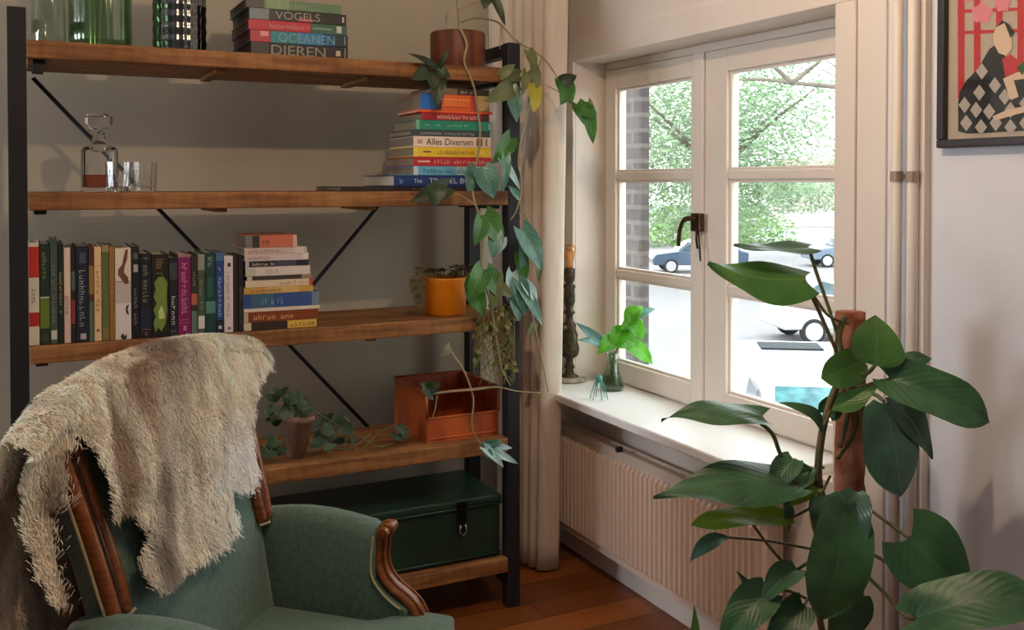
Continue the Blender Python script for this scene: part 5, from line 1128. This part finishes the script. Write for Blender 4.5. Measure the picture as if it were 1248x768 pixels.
def car(label, px, y_ground, dep, heading, paint, van=False, group=None, name='parked_car'):
    g = at(px, y_ground, dep); c0 = V((g.x, g.y, GZ+.002))
    t = thing(name, label, 'van' if van else 'car', c0, group)
    Mx = Matrix.Translation(c0) @ Matrix.Rotation(heading, 4, 'Z')
    pm = M('car_paint_%d_%d_%d' % tuple(paint), paint, .25, coat=.5)
    if van:
        prof_ = [(-2.3, .35), (2.3, .35), (2.38, .75), (2.25, 1.0), (1.75, 1.12), (1.15, 1.42), (-2.2, 1.45), (-2.34, 1.0)]; gh = None; hw = .86
    else:
        prof_ = [(-2.05, .35), (2.05, .35), (2.12, .62), (1.95, .82), (1.0, .95), (-1.75, .98), (-2.08, .9)]; hw = .84
    n = len(prof_); vsx = []
    for sgn in (-1, 1):
        for (x, z) in prof_: vsx.append(Mx @ V((x, sgn*(hw if z < 1.05 else hw-.1), z)))
    mb = MB().add(vsx, [tuple(range(n)), tuple(range(n, 2*n))]+[(i, (i+1) % n, n+(i+1) % n, n+i) for i in range(n)])
    mb.build('car_body', pm, t, bevel=.06, seg=3)
    if van:
        MB().add([Mx @ V(p) for p in ((1.70, -.66, 1.165), (1.70, .66, 1.165), (1.20, .60, 1.42), (1.20, -.60, 1.42))], [(0, 1, 2, 3)]).build('windscreen', M('turquoise_windscreen', (30, 84, 92), .1, c2=(76, 132, 138), scale=5, spec=.7), t, solid=.02, label='turquoise-tinted windscreen')
        MB().box(-1.95, -1.35, -.45, .45, 1.442, 1.47, mt=Mx).build('roof_hatch', M('dark_hatch', (34, 40, 48), .6, spec=.2), t, bevel=.01)
        for sgn in (-1, 1): MB().add([Mx @ V((x, sgn*(hw-.02 if z < 1.2 else hw-.075), z)) for x, z in ((1.3, 1.08), (.2, 1.08), (.2, 1.34), (1.05, 1.34))], [(0, 1, 2, 3)]).build('side_window', gl_dark, t, solid=.02)
    else:
        cb = [(1.0, .93), (.35, 1.4), (-1.1, 1.43), (-1.8, .96)]; vsx = [Mx @ V((x, s_*(hw-.04 if z < 1.1 else hw-.2), z)) for s_ in (-1, 1) for x, z in cb]
        MB().add(vsx, [(0, 1, 2, 3), (4, 5, 6, 7), (0, 1, 5, 4), (1, 2, 6, 5), (2, 3, 7, 6)]).build('cabin', pm, t, bevel=.04)
        for sgn in (-1, 1):
            MB().add([Mx @ V((x, sgn*((hw-.03) if z < 1.1 else (hw-.165)), z)) for x, z in ((.78, .99), (.3, 1.33), (-1.0, 1.36), (-1.5, 1.0))], [(0, 1, 2, 3)]).build('side_window', gl_dark, t, solid=.02)
        MB().add([Mx @ V(p) for p in ((.95, -.7, 1.0), (.95, .7, 1.0), (.45, .6, 1.37), (.45, -.6, 1.37))], [(0, 1, 2, 3)]).build('windscreen', gl_dark, t, solid=.02)
    for sx in (1.3, -1.3):
        for sgn in (-1, 1):
            y0, y1 = sgn*(hw-.17), sgn*(hw+.02)
            w = MB().tube([Mx @ V((sx, y0, .312)), Mx @ V((sx, y1, .312))], .31, 24).build('wheel', tyre, t, bevel=.02)
            MB().tube([Mx @ V((sx, y1-sgn*.02, .312)), Mx @ V((sx, y1+sgn*.008, .312))], .22, 20).build('hub_cap', hub, w)
    return t
aR = -YAW
car('white car beyond the van, its front wheel showing in the lower right pane', 1036, 408, 24.5, aR+math.pi+.1, (190, 188, 194), group='cars parked across the street')
car('blue-grey car parked farthest away, half hidden by a plant leaf', 1035, 322, 46, aR+math.pi, (110, 124, 146), group='cars parked across the street')
car('dark blue car seen low in the left window panes', 850, 331, 43, aR+math.pi, (54, 78, 104), group='cars parked across the street')
d0 = at(1012, 560, 11.6); d1 = at(957, 440, 15.2)
hd_ = math.atan2(d0.y-d1.y, d0.x-d1.x)
mid_ = (d0+d1)/2
car('white van below the window with turquoise windscreen and dark roof hatch', 985, 530, 13.0, hd_, (206, 204, 206), True, name='parked_van')
# ------------------------------------------------------------------ light
wd = bpy.data.worlds.new('world'); sc.world = wd; wd.use_nodes = True
bg = wd.node_tree.nodes['Background']; bg.inputs[0].default_value = (.93, .97, 1.0, 1); bg.inputs[1].default_value = 5.4
def light(name, kind, loc, energy, col, **k):
    l = bpy.data.lights.new(name, kind); l.energy = energy; l.color = col
    o = bpy.data.objects.new(name, l); COL.objects.link(o); o.location = loc
    for a, v in k.items(): setattr(l, a, v)
    return o
light('ceiling_lamp', 'POINT', (.78, 1.38, 2.34), 32, (1.0, .72, .48), shadow_soft_size=.02)
o = light('left_window_daylight', 'AREA', (XL+.02, (LY0+LY1)/2, (LZ0+LZ1)/2), 44, (.86, .93, 1.0), shape='RECTANGLE', size=LZ1-LZ0, size_y=LY1-LY0)
o.rotation_euler = (0, -math.pi/2, 0)
o = light('window_portal', 'AREA', (WO+.03, (OY0+OY1)/2, (.66+OZ1)/2), 1, (1, 1, 1), shape='RECTANGLE', size=1.2, size_y=1.34)
o.rotation_euler = (0, math.pi/2, 0); o.data.cycles.is_portal = True
vsn = sc.view_settings; vsn.view_transform = 'Standard'; vsn.look = 'None'; vsn.exposure = 0; vsn.gamma = 1; vsn.use_curve_mapping = False
sc.cycles.use_denoising = True; sc.cycles.max_bounces = 10; sc.cycles.diffuse_bounces = 4; sc.cycles.transmission_bounces = 10; sc.cycles.transparent_max_bounces = 12; sc.cycles.sample_clamp_indirect = 6
